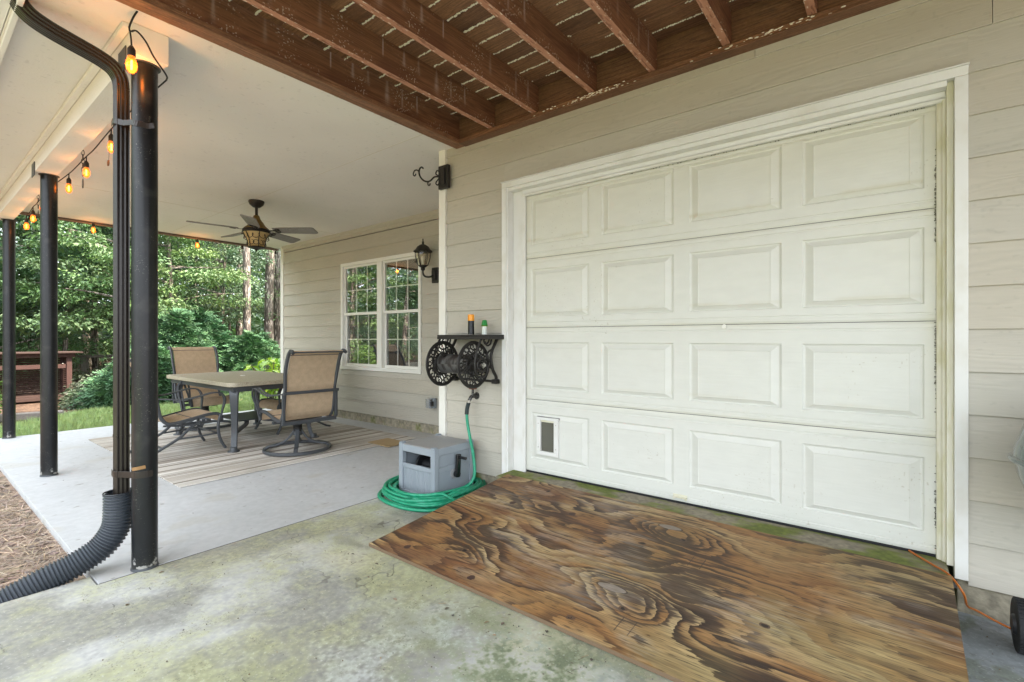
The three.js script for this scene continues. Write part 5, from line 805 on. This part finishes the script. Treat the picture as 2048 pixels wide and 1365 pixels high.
{ // woods beyond: one mass of leaves
  const L = []; for (let i = 0; i < 19000; i++) { const d = rr(27, 62), az = i % 4 ? rr(-.2, 1.35) : rr(-1.0, -.2), x = -d * Math.cos(az), z = 3.04 - d * Math.sin(az); const y = rr(-.1, 1) > .25 ? rr(1.5, 17) : rr(0, 3); if (fbm(x * .22, z * .22 + y * .2, 3, 1501) < .4) { continue; } L.push([x, y, z, rr(-.5, .5), rnd() * 6.28, rr(-.5, .5), rr(2.6, 4.6), tint(GREEN[i % 5], .35), i]); }
  const g = new THREE.Group(); g.name = 'distant_woods'; g.userData = { kind: 'stuff', label: 'far mass of green woodland foliage closing the view', category: 'woods' }; scene.add(g); instances('woodland_foliage', g, sprays, M.leaf, L);
  const f = []; for (let i = 0; i < 2600; i++) { const d = rr(13, 34), u = rr(-1.2, -.38), x = d * (-.617 + .787 * u), z = 3.04 - d * (.787 + .617 * u); if (x > -12.6 || fbm(x * .5, z * .5, 3, 1511) < .47) continue; f.push([x, rr(-.1, .35), z, rr(-.3, .3), rnd() * 6.28, rr(-.3, .3), rr(.6, 1.2), tint([.1, .15, .06], .35), i]); }
  const u = new THREE.Group(); u.name = 'woodland_undergrowth'; u.userData = { kind: 'stuff', label: 'low green undergrowth scattered over the leaf litter', category: 'undergrowth' }; scene.add(u); instances('undergrowth', u, sprays, M.leaf, f);
}
{ // grass, straw, litter
  const tri = []; for (let i = 0; i < 7; i++) { const a = rnd() * 6.28, h = rr(.05, .1), b = rr(.01, .05), w = .004, c = Math.cos(a), s = Math.sin(a), ox = rr(-.03, .03), oz = rr(-.03, .03); tri.push(ox - s * w, 0, oz + c * w, ox + s * w, 0, oz - c * w, ox + c * b, h, oz + s * b); } const tuft = fromTris(tri), L = [];
  for (let i = 0; i < 26000; i++) { const z = rr(-7, 5), x = rr(-12.4, -8.82), lim = z > 2.6 ? -9.7 : z > 1.3 ? -9.7 - (2.6 - z) * 1.25 : z > -1.2 ? -11.3 - (1.3 - z) * .45 : -12.3; if (x < lim + rr(-.15, .1)) continue; L.push([x, -.088, z, 0, rnd() * 6.28, 0, rr(.6, 1.1), tint([.3, .4, .15], .3), 0]); }
  const g = new THREE.Group(); g.name = 'lawn_grass'; g.userData = { kind: 'stuff', label: 'short green grass between the porch and the woods', category: 'grass' }; scene.add(g); instances('grass', g, [tuft], M.needle, L);
  const nt = fromTris([-.0022, 0, 0, .0022, 0, 0, .002, .004, .07, -.0022, 0, 0, .002, .004, .07, -.0015, .004, .07, -.0015, .004, .07, .002, .004, .07, .001, 0, .15]), chip = muv(bx(-.016, .016, 0, .006, -.009, .009)), S = [], C = [];
  for (let i = 0; i < 24000; i++) { const near = i % 3, x = near ? rr(-7.8, -3.3) : rr(-9, -3.3), z = near ? rr(2.43, 4.2) : rr(2.43, 6); S.push([x, -.046 + rr(0, .014), z, rr(-.12, .12), rnd() * 6.28, rr(-.3, .3), rr(.6, 1.2), tint([.4, .31, .22], .45), 0]); if (i % 5 === 0) C.push([x, -.048, z, rr(-.4, .4), rnd() * 6.28, rr(-.4, .4), rr(.5, 1.4), tint([.24, .18, .14], .5), 0]); }
  const s = new THREE.Group(); s.name = 'pine_straw'; s.userData = { kind: 'stuff', label: 'dry pine straw and bark bits on the mulch bed', category: 'pine straw' }; scene.add(s); instances('straw', s, [nt], M.needle, S); instances('bark_bits', s, [chip], M.needle, C);
  const lf = fromTris(leafPts(.09, .055, .012, .01)), Q = []; for (let i = 0; i < 9000; i++) { const d = rr(11.5, 30), u = rr(-1.15, -.4), x = d * (-.617 + .787 * u), z = 3.04 - d * (.787 + .617 * u); if (x > -11.9) continue; Q.push([x, -.1 + rr(0, .02), z, rr(-.5, .5), rnd() * 6.28, rr(-.5, .5), rr(.8, 1.7), tint(i % 4 ? [.13, .09, .065] : [.24, .18, .14], .4), 0]); }
  const q = new THREE.Group(); q.name = 'fallen_leaves'; q.userData = { kind: 'stuff', label: 'brown fallen leaves over the ground under the trees', category: 'leaf litter' }; scene.add(q); instances('leaves', q, [lf], M.needle, Q);
}
{ // crumbs, twigs and leaf bits on the slabs
  const tw = sweep([[0, 0, 0], [.02, .002, .004], [.045, .001, 0]], circP(.0011, 5), [0, 1, 0], 5), cr = new THREE.IcosahedronGeometry(.0035, 0), lf = fromTris(leafPts(.034, .018, .004, .004)), T = [];
  for (let i = 0; i < 560; i++) { let x, z; const k = rnd(); if (k < .45) { x = rr(-3.1, -.4); z = rr(.9, 2.6); } else if (k < .7) { x = -.3 + rr(-2.2, .8); z = 1.33 + Math.abs(rr(-.12, .12)) * 1.6; } else if (k < .85) { x = rr(.28, .6); z = rr(.1, 1); } else { x = rr(-8, -3.2); z = rr(-.8, 2.3); } if (x > -2.5 && x < .22 && z < 1.33) continue; T.push([x, .002, z, 0, rnd() * 6.28, 0, rr(.3, .9), tint(i % 3 ? [.12, .1, .075] : [.2, .15, .09], .5), i % 7 === 0 ? 0 : i % 11 === 0 ? 2 : 1]); }
  const g = new THREE.Group(); g.name = 'slab_debris'; g.userData = { kind: 'stuff', label: 'crumbs, twigs and leaf bits lying on the concrete slabs', category: 'debris' }; scene.add(g); instances('debris', g, [tw, cr, lf], M.needle, T);
}
renderer.render(scene, camera);
